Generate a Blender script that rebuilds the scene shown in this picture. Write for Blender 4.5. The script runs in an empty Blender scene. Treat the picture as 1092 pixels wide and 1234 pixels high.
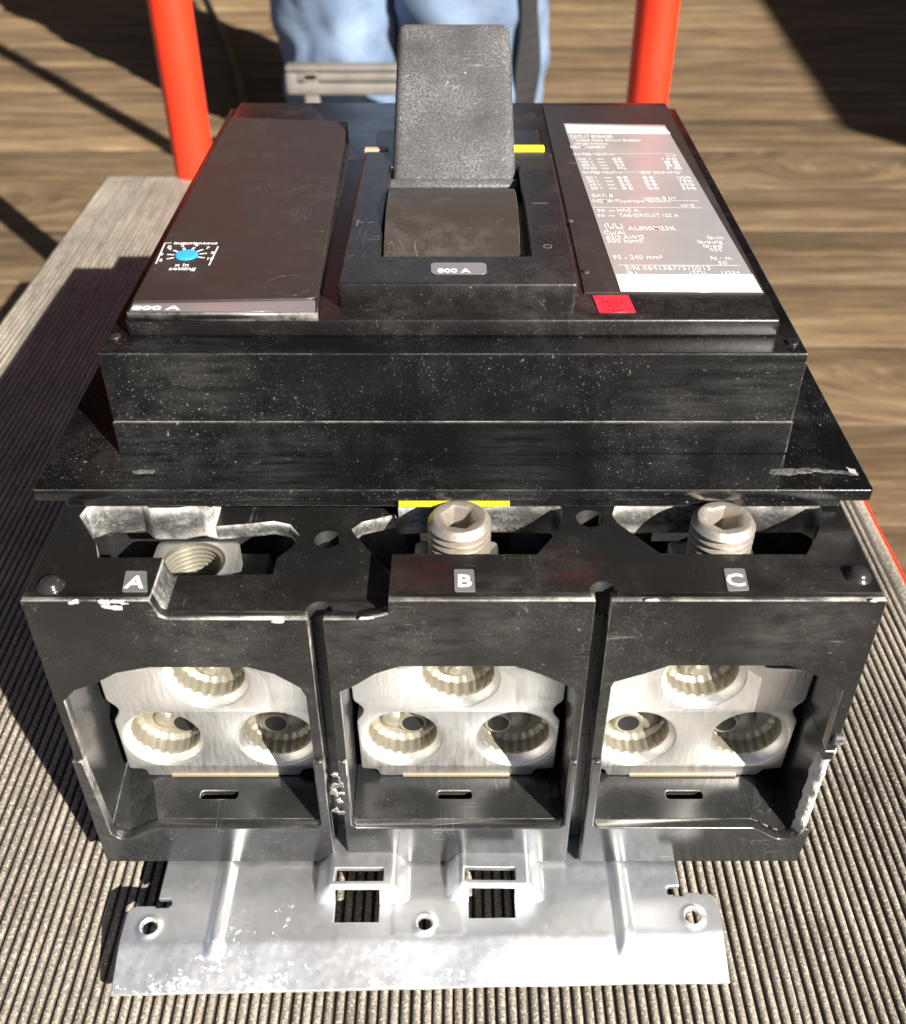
import bpy, bmesh, math, random
from mathutils import Vector, Matrix, noise
random.seed(7)
R = math.radians
scn = bpy.context.scene
COL = scn.collection

# ---------------------------------------------------------------- camera, sky, sun
MAT_Z = 0.210                       # top of the cart's rubber mat above the floor
CAM_H = 0.292                       # camera above the mat
PITCH = R(38.0); FOC = 1250.0; CX, CY = 546.0, 617.0
cam = bpy.data.cameras.new('camera')
cam.sensor_width = 36.0
cam.lens = 36.0 * FOC / 1234.0
cam.clip_start = 0.01; cam.clip_end = 200
cam.dof.use_dof = True; cam.dof.focus_distance = 0.300; cam.dof.aperture_fstop = 19.0
camo = bpy.data.objects.new('camera', cam); COL.objects.link(camo)
camo.location = (0, 0, MAT_Z + CAM_H)
camo.rotation_euler = (R(90) - PITCH, 0, 0)
scn.camera = camo

SUN_DX, SUN_DY = 0.98, 1.22          # shadow shift per unit height: to the left (-x) and back (+y)
sdir = Vector((SUN_DX, -SUN_DY, 1.0)).normalized()     # towards the sun
elev = math.asin(sdir.z); azim = math.atan2(sdir.x, sdir.y)
world = bpy.data.worlds.new('World'); scn.world = world; world.use_nodes = True
wn = world.node_tree.nodes; wl = world.node_tree.links
sky = wn.new('ShaderNodeTexSky'); sky.sky_type = 'NISHITA'; sky.sun_disc = False
sky.air_density = 0.25; sky.dust_density = 0.7; sky.ozone_density = 0.0; sky.sun_elevation = elev; sky.sun_rotation = azim
wl.new(sky.outputs[0], wn['Background'].inputs[0]); wn['Background'].inputs[1].default_value = 0.05
sl = bpy.data.lights.new('sun', 'SUN'); sl.energy = 5.0; sl.angle = R(0.5); sl.color = (1.0, 0.94, 0.85)
so = bpy.data.objects.new('sun', sl); COL.objects.link(so)
so.rotation_euler = sdir.to_track_quat('Z', 'Y').to_euler(); so.location = (2, -3, 3)
scn.view_settings.view_transform = 'Standard'; scn.view_settings.look = 'None'
scn.view_settings.exposure = 1.45; scn.view_settings.gamma = 1.0

# ---------------------------------------------------------------- photo measurement (millimetres)
cp, sp_ = math.cos(PITCH), math.sin(PITCH)
def ray(px, py):
    u = (px - CX) / FOC; v = (CY - py) / FOC
    return u, cp + v * sp_, -sp_ + v * cp
def H(px, py, h):                    # point seen at a pixel on the level plane h mm above the mat
    u, a, b = ray(px, py); k = (h - CAM_H * 1000) / b
    return (u * k, a * k)
def F(px, py, Y):                    # point seen at a pixel on the upright plane at distance Y mm
    u, a, b = ray(px, py); k = Y / a
    return (u * k, CAM_H * 1000 + b * k)

# ---------------------------------------------------------------- materials
def mat(name):
    m = bpy.data.materials.new(name); m.use_nodes = True
    nt = m.node_tree; b = nt.nodes['Principled BSDF']
    return m, nt, b
def N(nt, t, **kw):
    n = nt.nodes.new(t)
    for k, v in kw.items():
        if hasattr(n, k) and k not in n.inputs: setattr(n, k, v)
        else: n.inputs[k].default_value = v
    return n
def L(nt, a, b): nt.links.new(a, b)
def ramp(nt, src, stops):
    r = nt.nodes.new('ShaderNodeValToRGB'); e = r.color_ramp.elements
    while len(e) < len(stops): e.new(0.5)
    for i, (p, c) in enumerate(stops):
        e[i].position = p; e[i].color = c if len(c) == 4 else (*c, 1)
    L(nt, src, r.inputs[0]); return r.outputs[0]
def g(v): return (v, v, v, 1)
def math_(nt, op, a, b=None, clamp=False):
    n = nt.nodes.new('ShaderNodeMath'); n.operation = op; n.use_clamp = clamp
    for i, s in enumerate((a, b)):
        if s is None: continue
        if isinstance(s, (int, float)): n.inputs[i].default_value = s
        else: L(nt, s, n.inputs[i])
    return n.outputs[0]
def mixc(nt, fac, a, b):
    n = nt.nodes.new('ShaderNodeMix'); n.data_type = 'RGBA'
    for i, s in ((0, fac), (6, a), (7, b)):
        if isinstance(s, (int, float)): n.inputs[i].default_value = s
        elif isinstance(s, tuple): n.inputs[i].default_value = s if len(s) == 4 else (*s, 1)
        else: L(nt, s, n.inputs[i])
    return n.outputs[2]
def coords(nt, scale=(1, 1, 1), rot=(0, 0, 0)):
    tc = nt.nodes.new('ShaderNodeTexCoord'); mp = nt.nodes.new('ShaderNodeMapping')
    mp.inputs['Scale'].default_value = scale; mp.inputs['Rotation'].default_value = rot
    L(nt, tc.outputs['Object'], mp.inputs[0]); return mp.outputs[0]
def noi(nt, vec, scale, detail=3, rough=0.55):
    n = nt.nodes.new('ShaderNodeTexNoise'); n.inputs['Scale'].default_value = scale
    n.inputs['Detail'].default_value = detail; n.inputs['Roughness'].default_value = rough
    L(nt, vec, n.inputs['Vector']); return n.outputs[0]

def plastic(name, col, rough=0.35, dust=0.5, film=0.25, scratch=0.4, edge=0.7, rad=0.0005, dustcol=(0.42, 0.40, 0.37), spec=0.5, grain=0.15, fs=160, dl=(0.40, 0.72)):
    m, nt, b = mat(name); v = coords(nt)
    big = noi(nt, v, 38, 4); fine = noi(nt, v, 2100, 2, 0.6); mid = noi(nt, v, 640, 3)
    dens = ramp(nt, big, [(dl[0], g(0)), (dl[1], g(1))])
    sp1 = ramp(nt, fine, [(0.665, g(0)), (0.70, g(1))])
    sp2 = ramp(nt, mid, [(0.70, g(0)), (0.73, g(1))])
    specks = math_(nt, 'MULTIPLY', math_(nt, 'MAXIMUM', sp1, sp2), math_(nt, 'ADD', math_(nt, 'MULTIPLY', dens, 0.9), 0.12))
    specks = math_(nt, 'MULTIPLY', specks, dust)
    filmv = math_(nt, 'MULTIPLY', math_(nt, 'MULTIPLY', dens, ramp(nt, noi(nt, v, fs, 5, 0.7), [(0.42, g(0)), (0.8, g(1))])), film)
    s1 = noi(nt, coords(nt, (70, 2.5, 60), (0, 0, 0.9)), 5, 0); s2 = noi(nt, coords(nt, (2.5, 60, 110), (0, 0.25, -0.35)), 5, 0)
    def line(s): return ramp(nt, s, [(0.490, g(0)), (0.5, g(1)), (0.510, g(0))])
    patch = ramp(nt, noi(nt, v, 55, 2), [(0.60, g(0)), (0.72, g(1))])
    scr = math_(nt, 'MULTIPLY', math_(nt, 'MULTIPLY', math_(nt, 'MAXIMUM', line(s1), line(s2)), patch), scratch)
    f = math_(nt, 'ADD', math_(nt, 'ADD', specks, filmv), scr, True)
    bev = nt.nodes.new('ShaderNodeBevel'); bev.samples = 6; bev.inputs['Radius'].default_value = rad
    geo = nt.nodes.new('ShaderNodeNewGeometry')
    dot = nt.nodes.new('ShaderNodeVectorMath'); dot.operation = 'DOT_PRODUCT'
    L(nt, bev.outputs[0], dot.inputs[0]); L(nt, geo.outputs['True Normal'], dot.inputs[1])
    ed = ramp(nt, math_(nt, 'ABSOLUTE', dot.outputs['Value']), [(0.74, g(1)), (0.95, g(0))])
    wear = ramp(nt, noi(nt, v, 120, 4, 0.7), [(0.38, g(0.12)), (0.62, g(1))])
    ef = math_(nt, 'MULTIPLY', math_(nt, 'MULTIPLY', ed, wear), edge)
    f2 = math_(nt, 'MAXIMUM', f, ef, True)
    L(nt, mixc(nt, f2, (*col, 1), (*dustcol, 1)), b.inputs['Base Color'])
    rv = math_(nt, 'ADD', math_(nt, 'MULTIPLY', dens, 0.12), rough)
    L(nt, math_(nt, 'ADD', rv, math_(nt, 'MULTIPLY', f2, 0.3), True), b.inputs['Roughness'])
    b.inputs['Specular IOR Level'].default_value = spec
    bp = nt.nodes.new('ShaderNodeBump'); bp.inputs['Strength'].default_value = grain; bp.inputs['Distance'].default_value = 0.0003
    L(nt, noi(nt, v, 900, 3, 0.6), bp.inputs['Height']); L(nt, bev.outputs[0], bp.inputs['Normal']); L(nt, bp.outputs[0], b.inputs['Normal'])
    return m

M = {}
M['black'] = plastic('black_plastic', (0.0035, 0.0037, 0.004), 0.20, dust=0.42, film=0.05, scratch=0.0, edge=1.0, dustcol=(0.52, 0.505, 0.48))
M['body'] = plastic('black_moulded_body', (0.0078, 0.0076, 0.0073), 0.31, dust=0.3, film=0.06, scratch=0.3, edge=0.8, rad=0.00045)
def smears(m, spots, col, rad, amt, st=(90, 160, 160)):
    nt = m.node_tree; b = nt.nodes['Principled BSDF']; v = coords(nt); f = None
    for q in spots:
        d = nt.nodes.new('ShaderNodeVectorMath'); d.operation = 'DISTANCE'; L(nt, v, d.inputs[0]); d.inputs[1].default_value = q
        k = ramp(nt, math_(nt, 'MULTIPLY', d.outputs['Value'], 1.0 / rad), [(0.0, g(1)), (1.0, g(0))])
        f = k if f is None else math_(nt, 'MAXIMUM', f, k)
    f = math_(nt, 'MULTIPLY', math_(nt, 'MULTIPLY', f, ramp(nt, noi(nt, coords(nt, st), 1.2, 5, 0.7), [(0.38, g(0)), (0.66, g(1))])), amt)
    L(nt, mixc(nt, f, b.inputs['Base Color'].links[0].from_socket, (*col, 1)), b.inputs['Base Color'])
def loc_T(px, py): x, y = H(px, py, 120.0); return (x * .001, y * .001 - 0.30, 0.120)
def loc_F(px, py): x, h = F(px, py, 185.0); return (x * .001, 0.185 - 0.30, h * .001)
smears(M['body'], [loc_T(515, 693), loc_T(690, 688), loc_T(495, 695)], (0.08, 0.010, 0.012), 0.012, 0.28)
smears(M['body'], [loc_F(470, 760), loc_F(430, 752), loc_F(600, 745), loc_F(935, 770), loc_F(985, 745), loc_F(250, 780), loc_F(500, 770)], (0.17, 0.16, 0.148), 0.017, 0.2, (70, 260, 230))
def loc_B(px, py): x, h = F(px, py, 235.0); return (x * .001, 0.235 - 0.30, h * .001)
def loc_C(px, py): x, y = H(px, py, 129.0); return (x * .001, y * .001 - 0.30, 0.129)
smears(M['black'], [loc_B(900, 470), loc_B(860, 476), loc_B(820, 482), loc_B(930, 455), loc_B(230, 455), loc_C(620, 568), loc_C(330, 570), loc_C(180, 565)], (0.14, 0.136, 0.13), 0.019, 0.17, (45, 420, 420))
M['base'] = plastic('glossy_black_base', (0.016, 0.0165, 0.017), 0.2, dust=0.3, film=0.10, scratch=0.5, edge=0.7, rad=0.0004, spec=0.6, grain=0.05)
M['cover'] = plastic('cover_plastic', (0.008, 0.007, 0.007), 0.26, dust=0.35, film=0.10, scratch=0.25, edge=0.5, rad=0.0004)
M['smoke'] = plastic('brown_smoked_plastic', (0.022, 0.0155, 0.0138), 0.48, dust=0.22, film=0.05, scratch=0.15, edge=0.35, rad=0.0003, grain=0.03)
M['drum'] = plastic('dusty_brown_drum', (0.032, 0.026, 0.022), 0.35, dust=0.2, film=0.18, scratch=0.2, edge=0.4, rad=0.0004, grain=0.06)
M['stud'] = plastic('stud_plastic', (0.018, 0.018, 0.018), 0.18, dust=0.2, film=0.05, scratch=0.0, edge=0.0, grain=0.0)
M['handle'] = plastic('dusty_grey_handle', (0.056, 0.055, 0.056), 0.34, dust=0.7, film=0.42, fs=1500, dl=(0.30, 0.66), scratch=0.3, edge=0.5, rad=0.0012, dustcol=(0.55, 0.54, 0.54), grain=0.7)
M['scuff_sunlit'] = plastic('scuffed_sunlit_plastic', (0.04, 0.0395, 0.0385), 0.5, dust=0.8, film=0.55, dl=(0.36, 0.70), scratch=1.0, edge=1.0, rad=0.0008, dustcol=(0.60, 0.585, 0.56), grain=0.6, fs=650)  # scuffs; its pale tone also paints sunlight on window walls and step
M['broken'] = plastic('broken_white_edge', (0.38, 0.37, 0.355), 0.6, dust=0.9, film=0.5, scratch=0.6, edge=0.9, dustcol=(0.75, 0.73, 0.7), grain=0.9)

def flat(name, col, rough=0.5, spec=0.5, metallic=0.0, var=0.0, vs=60, bump=0.0):
    m, nt, b = mat(name)
    b.inputs['Base Color'].default_value = (*col, 1); b.inputs['Roughness'].default_value = rough
    b.inputs['Specular IOR Level'].default_value = spec; b.inputs['Metallic'].default_value = metallic
    v = coords(nt)
    if var:
        n = noi(nt, v, vs, 5, 0.65)
        L(nt, mixc(nt, ramp(nt, n, [(0.3, g(0)), (0.7, g(1))]), tuple(c * (1 - var) for c in col), tuple(min(1, c * (1 + var)) for c in col)), b.inputs['Base Color'])
        L(nt, math_(nt, 'ADD', math_(nt, 'MULTIPLY', n, 0.25), rough - 0.1, True), b.inputs['Roughness'])
    if bump:
        bp = nt.nodes.new('ShaderNodeBump'); bp.inputs['Strength'].default_value = bump; bp.inputs['Distance'].default_value = 0.001
        L(nt, noi(nt, v, vs * 4, 4), bp.inputs['Height']); L(nt, bp.outputs[0], b.inputs['Normal'])
    return m
M['print'] = flat('white_print', (0.62, 0.61, 0.60), 0.45)
M['label'] = flat('grey_label', (0.27, 0.265, 0.27), 0.2, 0.7, var=0.06)
M['labelwhite'] = flat('white_label_band', (0.66, 0.66, 0.66), 0.25, var=0.03)
M['strip'] = flat('grey_strip', (0.16, 0.145, 0.15), 0.2, var=0.1)
M['plate_lab'] = flat('letter_plate', (0.13, 0.13, 0.13), 0.4, var=0.15)
M['yellow'] = flat('yellow_plastic', (0.80, 0.72, 0.02), 0.45, var=0.08)
M['beige'] = flat('beige_plastic', (0.35, 0.27, 0.16), 0.5, var=0.1)
M['redstick'] = flat('red_sticker', (0.62, 0.02, 0.04), 0.35, var=0.08)
M['blue'] = flat('blue_dial', (0.02, 0.32, 0.75), 0.35)
M['red'] = flat('red_paint', (0.66, 0.032, 0.008), 0.4, var=0.1, vs=14)
M['copper'] = flat('copper_strip', (0.40, 0.31, 0.20), 0.45, metallic=0.5)
M['dark'] = flat('dark_hole', (0.006, 0.006, 0.006), 0.6)
M['cord'] = flat('black_rubber', (0.012, 0.011, 0.011), 0.5)
M['shoe'] = flat('shoe_leather', (0.05, 0.04, 0.03), 0.6, var=0.2)
M['shirt'] = flat('grey_shirt', (0.10, 0.10, 0.11), 0.85, var=0.15)
M['skin'] = flat('skin', (0.48, 0.29, 0.21), 0.5, var=0.06)
M['black_strip'] = flat('plain_black', (0.008, 0.008, 0.009), 0.7)
M['wheel'] = flat('caster_rubber', (0.03, 0.03, 0.03), 0.6)

def metal(name, col, rough, brush=(1, 1, 1), bs=300, dirt=0.3, dcol=(0.25, 0.2, 0.15), bump=0.1, tint=None, rv=0.25, met=1.0, edge=0.0):
    m, nt, b = mat(name); v = coords(nt)
    b.inputs['Metallic'].default_value = met
    n1 = noi(nt, v, 45, 5, 0.65); n2 = noi(nt, coords(nt, brush), bs, 3); n3 = noi(nt, v, 700, 3, 0.7)
    c = mixc(nt, math_(nt, 'MULTIPLY', ramp(nt, n1, [(0.45, g(0)), (0.8, g(1))]), dirt), (*col, 1), (*dcol, 1))
    if tint: c = mixc(nt, math_(nt, 'MULTIPLY', ramp(nt, noi(nt, v, 22, 2), [(0.45, g(0)), (0.65, g(1))]), 0.6), c, (*tint, 1))
    c = mixc(nt, math_(nt, 'MULTIPLY', ramp(nt, n3, [(0.62, g(0)), (0.68, g(1))]), 0.35), c, tuple(min(1, x * 1.25) for x in col))
    L(nt, c, b.inputs['Base Color'])
    L(nt, math_(nt, 'ADD', math_(nt, 'MULTIPLY', math_(nt, 'ADD', n1, n2), rv), rough - rv, True), b.inputs['Roughness'])
    bev = nt.nodes.new('ShaderNodeBevel'); bev.samples = 4; bev.inputs['Radius'].default_value = 0.0006
    bp = nt.nodes.new('ShaderNodeBump'); bp.inputs['Strength'].default_value = bump; bp.inputs['Distance'].default_value = 0.0003
    L(nt, n2, bp.inputs['Height']); L(nt, bev.outputs[0], bp.inputs['Normal']); L(nt, bp.outputs[0], b.inputs['Normal'])
    return m
def zinc():
    m = metal('zinc_plated_steel', (0.97, 0.975, 0.98), 0.455, (1, 1, 1), 500, 0.12, (0.70, 0.71, 0.72), 0.05, (0.84, 0.89, 0.97), rv=0.10)
    nt = m.node_tree; b = nt.nodes['Principled BSDF']; v = coords(nt)
    # powdery white bloom gathered in clusters, thickest along the bent lip
    sep = nt.nodes.new('ShaderNodeSeparateXYZ'); tc = nt.nodes.new('ShaderNodeTexCoord'); L(nt, tc.outputs['Object'], sep.inputs[0])
    lip = ramp(nt, math_(nt, 'ADD', math_(nt, 'MULTIPLY', sep.outputs[1], 1.0), 0.2), [(0.046, g(1.2)), (0.060, g(0.55)), (0.1, g(0.25))])
    f = math_(nt, 'ADD', math_(nt, 'MULTIPLY', noi(nt, v, 520, 4, 0.75), 0.6), math_(nt, 'MULTIPLY', noi(nt, v, 60, 4, 0.6), 0.4))
    f = ramp(nt, math_(nt, 'ADD', f, math_(nt, 'MULTIPLY', lip, 0.13)), [(0.675, g(0)), (0.71, g(0.85))])
    old = b.inputs['Base Color'].links[0].from_socket
    L(nt, mixc(nt, f, old, (0.80, 0.80, 0.80, 1)), b.inputs['Base Color'])
    L(nt, math_(nt, 'SUBTRACT', 1.0, math_(nt, 'MULTIPLY', f, 0.8)), b.inputs['Metallic'])
    return m
M['zinc'] = zinc()
M['lug'] = metal('tinned_aluminium', (0.84, 0.835, 0.81), 0.47, (1, 6, 0.15), 900, 0.35, (0.55, 0.47, 0.36), 0.25)
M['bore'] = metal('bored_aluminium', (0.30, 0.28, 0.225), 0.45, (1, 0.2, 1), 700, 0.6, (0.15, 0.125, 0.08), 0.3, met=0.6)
M['screw'] = metal('plated_screw', (0.50, 0.455, 0.395), 0.5, (1, 1, 1), 800, 0.8, (0.27, 0.20, 0.145), 0.3, met=0.8)
M['stoolgrey'] = flat('weathered_grey', (0.15, 0.14, 0.125), 0.55, var=0.25, vs=30)

def wood():
    m, nt, b = mat('weathered_deck_wood')
    oi = nt.nodes.new('ShaderNodeObjectInfo')
    tc = nt.nodes.new('ShaderNodeTexCoord'); mp = nt.nodes.new('ShaderNodeMapping'); mp.inputs['Scale'].default_value = (1.7, 15, 15)
    add = nt.nodes.new('ShaderNodeVectorMath'); add.operation = 'ADD'
    sc_ = nt.nodes.new('ShaderNodeVectorMath'); sc_.operation = 'SCALE'; sc_.inputs[0].default_value = (31.0, 17.0, 5.0)
    L(nt, oi.outputs['Random'], sc_.inputs['Scale']); L(nt, tc.outputs['Object'], add.inputs[0]); L(nt, sc_.outputs[0], add.inputs[1])
    L(nt, add.outputs[0], mp.inputs[0])
    # knots bend the grain
    vor = nt.nodes.new('ShaderNodeTexVoronoi'); vor.inputs['Scale'].default_value = 2.3
    mk = nt.nodes.new('ShaderNodeMapping'); mk.inputs['Scale'].default_value = (1.0, 2.2, 1.0); L(nt, add.outputs[0], mk.inputs[0]); L(nt, mk.outputs[0], vor.inputs['Vector'])
    knot = ramp(nt, vor.outputs['Distance'], [(0.0, g(1)), (0.16, g(0))])
    wv = nt.nodes.new('ShaderNodeVectorMath'); wv.operation = 'SCALE'; wv.inputs[0].default_value = (0.0, 1.5, 0.5)
    L(nt, math_(nt, 'MULTIPLY', ramp(nt, vor.outputs['Distance'], [(0.0, g(1)), (0.4, g(0))]), 1.0), wv.inputs['Scale'])
    ad2 = nt.nodes.new('ShaderNodeVectorMath'); ad2.operation = 'ADD'; L(nt, mp.outputs[0], ad2.inputs[0]); L(nt, wv.outputs[0], ad2.inputs[1])
    n = noi(nt, ad2.outputs[0], 3.0, 8, 0.68); n2 = noi(nt, ad2.outputs[0], 13, 5, 0.7)
    s = math_(nt, 'ADD', math_(nt, 'MULTIPLY', n, 0.7), math_(nt, 'MULTIPLY', n2, 0.3))
    c = ramp(nt, s, [(0.30, (0.046, 0.027, 0.0125)), (0.44, (0.098, 0.062, 0.030)), (0.53, (0.152, 0.101, 0.052)), (0.66, (0.275, 0.196, 0.110))])
    c = mixc(nt, math_(nt, 'MULTIPLY', knot, 0.55), c, (0.07, 0.04, 0.02, 1))
    hsv = nt.nodes.new('ShaderNodeHueSaturation'); L(nt, c, hsv.inputs['Color'])
    L(nt, math_(nt, 'ADD', math_(nt, 'MULTIPLY', oi.outputs['Random'], 0.35), 0.8), hsv.inputs['Value'])
    L(nt, hsv.outputs[0], b.inputs['Base Color']); b.inputs['Roughness'].default_value = 0.75
    bp = nt.nodes.new('ShaderNodeBump'); bp.inputs['Strength'].default_value = 0.5; bp.inputs['Distance'].default_value = 0.003
    L(nt, s, bp.inputs['Height']); L(nt, bp.outputs[0], b.inputs['Normal'])
    return m
M['wood'] = wood()

def rubber():
    m, nt, b = mat('worn_ribbed_rubber'); v = coords(nt)
    n1 = noi(nt, v, 16, 5, 0.6); n2 = noi(nt, coords(nt, (260, 26, 1)), 1.0, 4, 0.7); n3 = noi(nt, v, 1250, 3, 0.75)
    c = ramp(nt, math_(nt, 'ADD', math_(nt, 'MULTIPLY', n1, 0.45), math_(nt, 'MULTIPLY', n2, 0.55)), [(0.34, (0.095, 0.082, 0.066)), (0.5, (0.22, 0.193, 0.155)), (0.68, (0.40, 0.352, 0.282))])
    c = mixc(nt, math_(nt, 'MULTIPLY', ramp(nt, n3, [(0.55, g(0)), (0.62, g(1))]), 0.75), c, (0.62, 0.58, 0.51, 1))
    c = mixc(nt, math_(nt, 'MULTIPLY', ramp(nt, n3, [(0.36, g(1)), (0.46, g(0))]), 0.6), c, (0.06, 0.052, 0.042, 1))
    c = mixc(nt, ramp(nt, noi(nt, v, 60, 3), [(0.73, g(0)), (0.77, g(0.7))]), c, (0.30, 0.12, 0.05, 1))
    # grooves coloured darker than the rib tops: told by height on the rib itself
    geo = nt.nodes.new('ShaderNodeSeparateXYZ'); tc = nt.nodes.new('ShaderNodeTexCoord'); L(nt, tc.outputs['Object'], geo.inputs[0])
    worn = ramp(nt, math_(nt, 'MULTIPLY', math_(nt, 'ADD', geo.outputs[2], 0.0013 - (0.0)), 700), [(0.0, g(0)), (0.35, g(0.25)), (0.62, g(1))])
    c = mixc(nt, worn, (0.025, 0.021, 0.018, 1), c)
    L(nt, c, b.inputs['Base Color']); b.inputs['Roughness'].default_value = 0.62
    bp = nt.nodes.new('ShaderNodeBump'); bp.inputs['Strength'].default_value = 0.5; bp.inputs['Distance'].default_value = 0.0006
    L(nt, noi(nt, v, 700, 4, 0.7), bp.inputs['Height']); L(nt, bp.outputs[0], b.inputs['Normal'])
    return m
M['rubber'] = rubber()

def denim():
    m, nt, b = mat('light_blue_denim'); v = coords(nt)
    n1 = noi(nt, v, 11, 5, 0.6); n2 = noi(nt, coords(nt, (900, 900, 500)), 1.0, 2)
    c = ramp(nt, math_(nt, 'ADD', math_(nt, 'MULTIPLY', n1, 0.75), math_(nt, 'MULTIPLY', n2, 0.25)), [(0.34, (0.06, 0.095, 0.16)), (0.52, (0.13, 0.185, 0.275)), (0.68, (0.20, 0.265, 0.36))])
    L(nt, c, b.inputs['Base Color']); b.inputs['Roughness'].default_value = 0.9
    return m
M['denim'] = denim()

# ---------------------------------------------------------------- geometry helpers (mm in, metres out)
def to_world(p): return Vector((p[0] * 0.001, p[1] * 0.001, p[2] * 0.001 + MAT_Z))
ROOTS = {}
def link(name, mesh, m, parent=None, smooth=False):
    o = bpy.data.objects.new(name, mesh); COL.objects.link(o)
    ms = m if isinstance(m, (list, tuple)) else [m]
    idx = [p.material_index for p in mesh.polygons]
    mesh.materials.clear()
    for x in ms: mesh.materials.append(x)
    mesh.polygons.foreach_set('material_index', idx if len(ms) > 1 else [0] * len(idx))
    if smooth:
        for p in mesh.polygons: p.use_smooth = True
    if parent is not None:
        o.parent = parent
        q = parent; off = Vector()
        while q is not None: off += q.location; q = q.parent
        mesh.transform(Matrix.Translation(-off))
    return o
def thing(name, label, cat, loc, group=None):
    o = bpy.data.objects.new(name, None); COL.objects.link(o); o.location = loc; o.empty_display_size = 0.05
    o['label'] = label; o['category'] = cat
    if group: o['group'] = group
    return o
class MB:
    def __init__(s): s.bm = bmesh.new()
    def quadgrid(s, rows, close_u=False, close_v=False, flip=False):
        vs = [[s.bm.verts.new(to_world(p)) for p in r] for r in rows]
        nr = len(vs); nc = len(vs[0])
        for i in range(nr if close_v else nr - 1):
            for j in range(nc if close_u else nc - 1):
                q = [vs[i][j], vs[i][(j + 1) % nc], vs[(i + 1) % nr][(j + 1) % nc], vs[(i + 1) % nr][j]]
                if flip: q.reverse()
                try: s.bm.faces.new(q)
                except ValueError: pass
        return vs
    def face(s, pts):
        return s.bm.faces.new([s.bm.verts.new(to_world(p)) for p in pts])
    def cap(s, vs, flip=False):
        s.bm.faces.new(list(reversed(vs)) if flip else vs)
    def box(s, x0, x1, y0, y1, h0, h1, mi=0):
        v = [s.bm.verts.new(to_world(p)) for p in ((x0, y0, h0), (x1, y0, h0), (x1, y1, h0), (x0, y1, h0), (x0, y0, h1), (x1, y0, h1), (x1, y1, h1), (x0, y1, h1))]
        for f in ((0, 3, 2, 1), (4, 5, 6, 7), (0, 1, 5, 4), (1, 2, 6, 5), (2, 3, 7, 6), (3, 0, 4, 7)):
            q = s.bm.faces.new([v[i] for i in f]); q.material_index = mi
    def rbox(s, x0, x1, y0, y1, h0, h1, r=1.0, seg=3):
        t = bmesh.new(); bmesh.ops.create_cube(t, size=1)
        for v in t.verts:
            v.co = to_world(((x0 + x1) / 2 + v.co.x * (x1 - x0), (y0 + y1) / 2 + v.co.y * (y1 - y0), (h0 + h1) / 2 + v.co.z * (h1 - h0)))
        bmesh.ops.bevel(t, geom=t.edges[:] , offset=r * 0.001, segments=seg, profile=0.5, affect='EDGES')
        s.add(t)
    def add(s, t, mi=None):
        me = bpy.data.meshes.new('t'); t.to_mesh(me); t.free()
        n = len(s.bm.faces); s.bm.from_mesh(me); bpy.data.meshes.remove(me)
        if mi is not None:
            s.bm.faces.ensure_lookup_table()
            for f in s.bm.faces[n:]: f.material_index = mi
    def mesh(s, me, mi=None):
        n = len(s.bm.faces); s.bm.from_mesh(me)
        if mi is not None:
            s.bm.faces.ensure_lookup_table()
            for f in s.bm.faces[n:]: f.material_index = mi
        bpy.data.meshes.remove(me)
    def lathe(s, prof, c, axis='z', n=40, mod=None, mi=0, flip=False):
        # prof: (radius, along); axis z -> along is height offset, axis y -> along is depth offset
        rows = []
        for r, a in prof:
            row = []
            for k in range(n):
                t = 2 * math.pi * k / n
                rr = r * (mod(t, r, a) if mod else 1)
                if axis == 'z': row.append((c[0] + rr * math.cos(t), c[1] + rr * math.sin(t), c[2] + a))
                else: row.append((c[0] + rr * math.cos(t), c[1] + a, c[2] + rr * math.sin(t)))
            rows.append(row)
        n0 = len(s.bm.faces)
        vs = s.quadgrid(rows, close_u=True, flip=flip)
        s.bm.faces.ensure_lookup_table()
        for f in s.bm.faces[n0:]: f.material_index = mi
        return vs
    def tube(s, pts, r, n=10):
        rows = []; P = [Vector(p) for p in pts]; up = Vector((0, 0, 1))
        for i, p in enumerate(P):
            d = (P[min(i + 1, len(P) - 1)] - P[max(i - 1, 0)]).normalized()
            a = d.cross(up);
            if a.length < 1e-3: a = d.cross(Vector((0, 1, 0)))
            a.normalize(); b = d.cross(a)
            rows.append([p + a * (r * math.cos(2 * math.pi * k / n)) + b * (r * math.sin(2 * math.pi * k / n)) for k in range(n)])
        vs = s.quadgrid(rows, close_u=True)
        s.cap(vs[0]); s.cap(vs[-1], True)
    def build(s, name, m, parent=None, smooth=False, auto=None, recalc=True):
        if recalc: bmesh.ops.recalc_face_normals(s.bm, faces=s.bm.faces[:])
        me = bpy.data.meshes.new(name); s.bm.to_mesh(me); s.bm.free()
        o = link(name, me, m, parent, smooth)
        if auto is not None:
            for p in me.polygons: p.use_smooth = True
            me.set_sharp_from_angle(angle=R(auto))
        return o

def rnd(poly, r, n=4):                # round a polygon's corners
    out = []; k = len(poly)
    for i, p in enumerate(poly):
        rr = r[i] if isinstance(r, (list, tuple)) else r
        p = Vector(p).to_2d(); a = Vector(poly[i - 1]).to_2d(); b = Vector(poly[(i + 1) % k]).to_2d()
        da = (a - p); db = (b - p); t = min(rr, da.length * 0.45, db.length * 0.45)
        if t < 1e-4: out.append(tuple(p)); continue
        A = p + da.normalized() * t; B = p + db.normalized() * t
        for j in range(n + 1):
            u = j / n; out.append(tuple((1 - u) ** 2 * A + 2 * u * (1 - u) * p + u * u * B))
    return out
def circ(x, y, r, n=28): return [(x + r * math.cos(2 * math.pi * k / n), y + r * math.sin(2 * math.pi * k / n)) for k in range(n)]
def rect(x0, x1, y0, y1, r=0): 
    p = [(x0, y0), (x1, y0), (x1, y1), (x0, y1)]
    return rnd(p, r) if r else p
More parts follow.
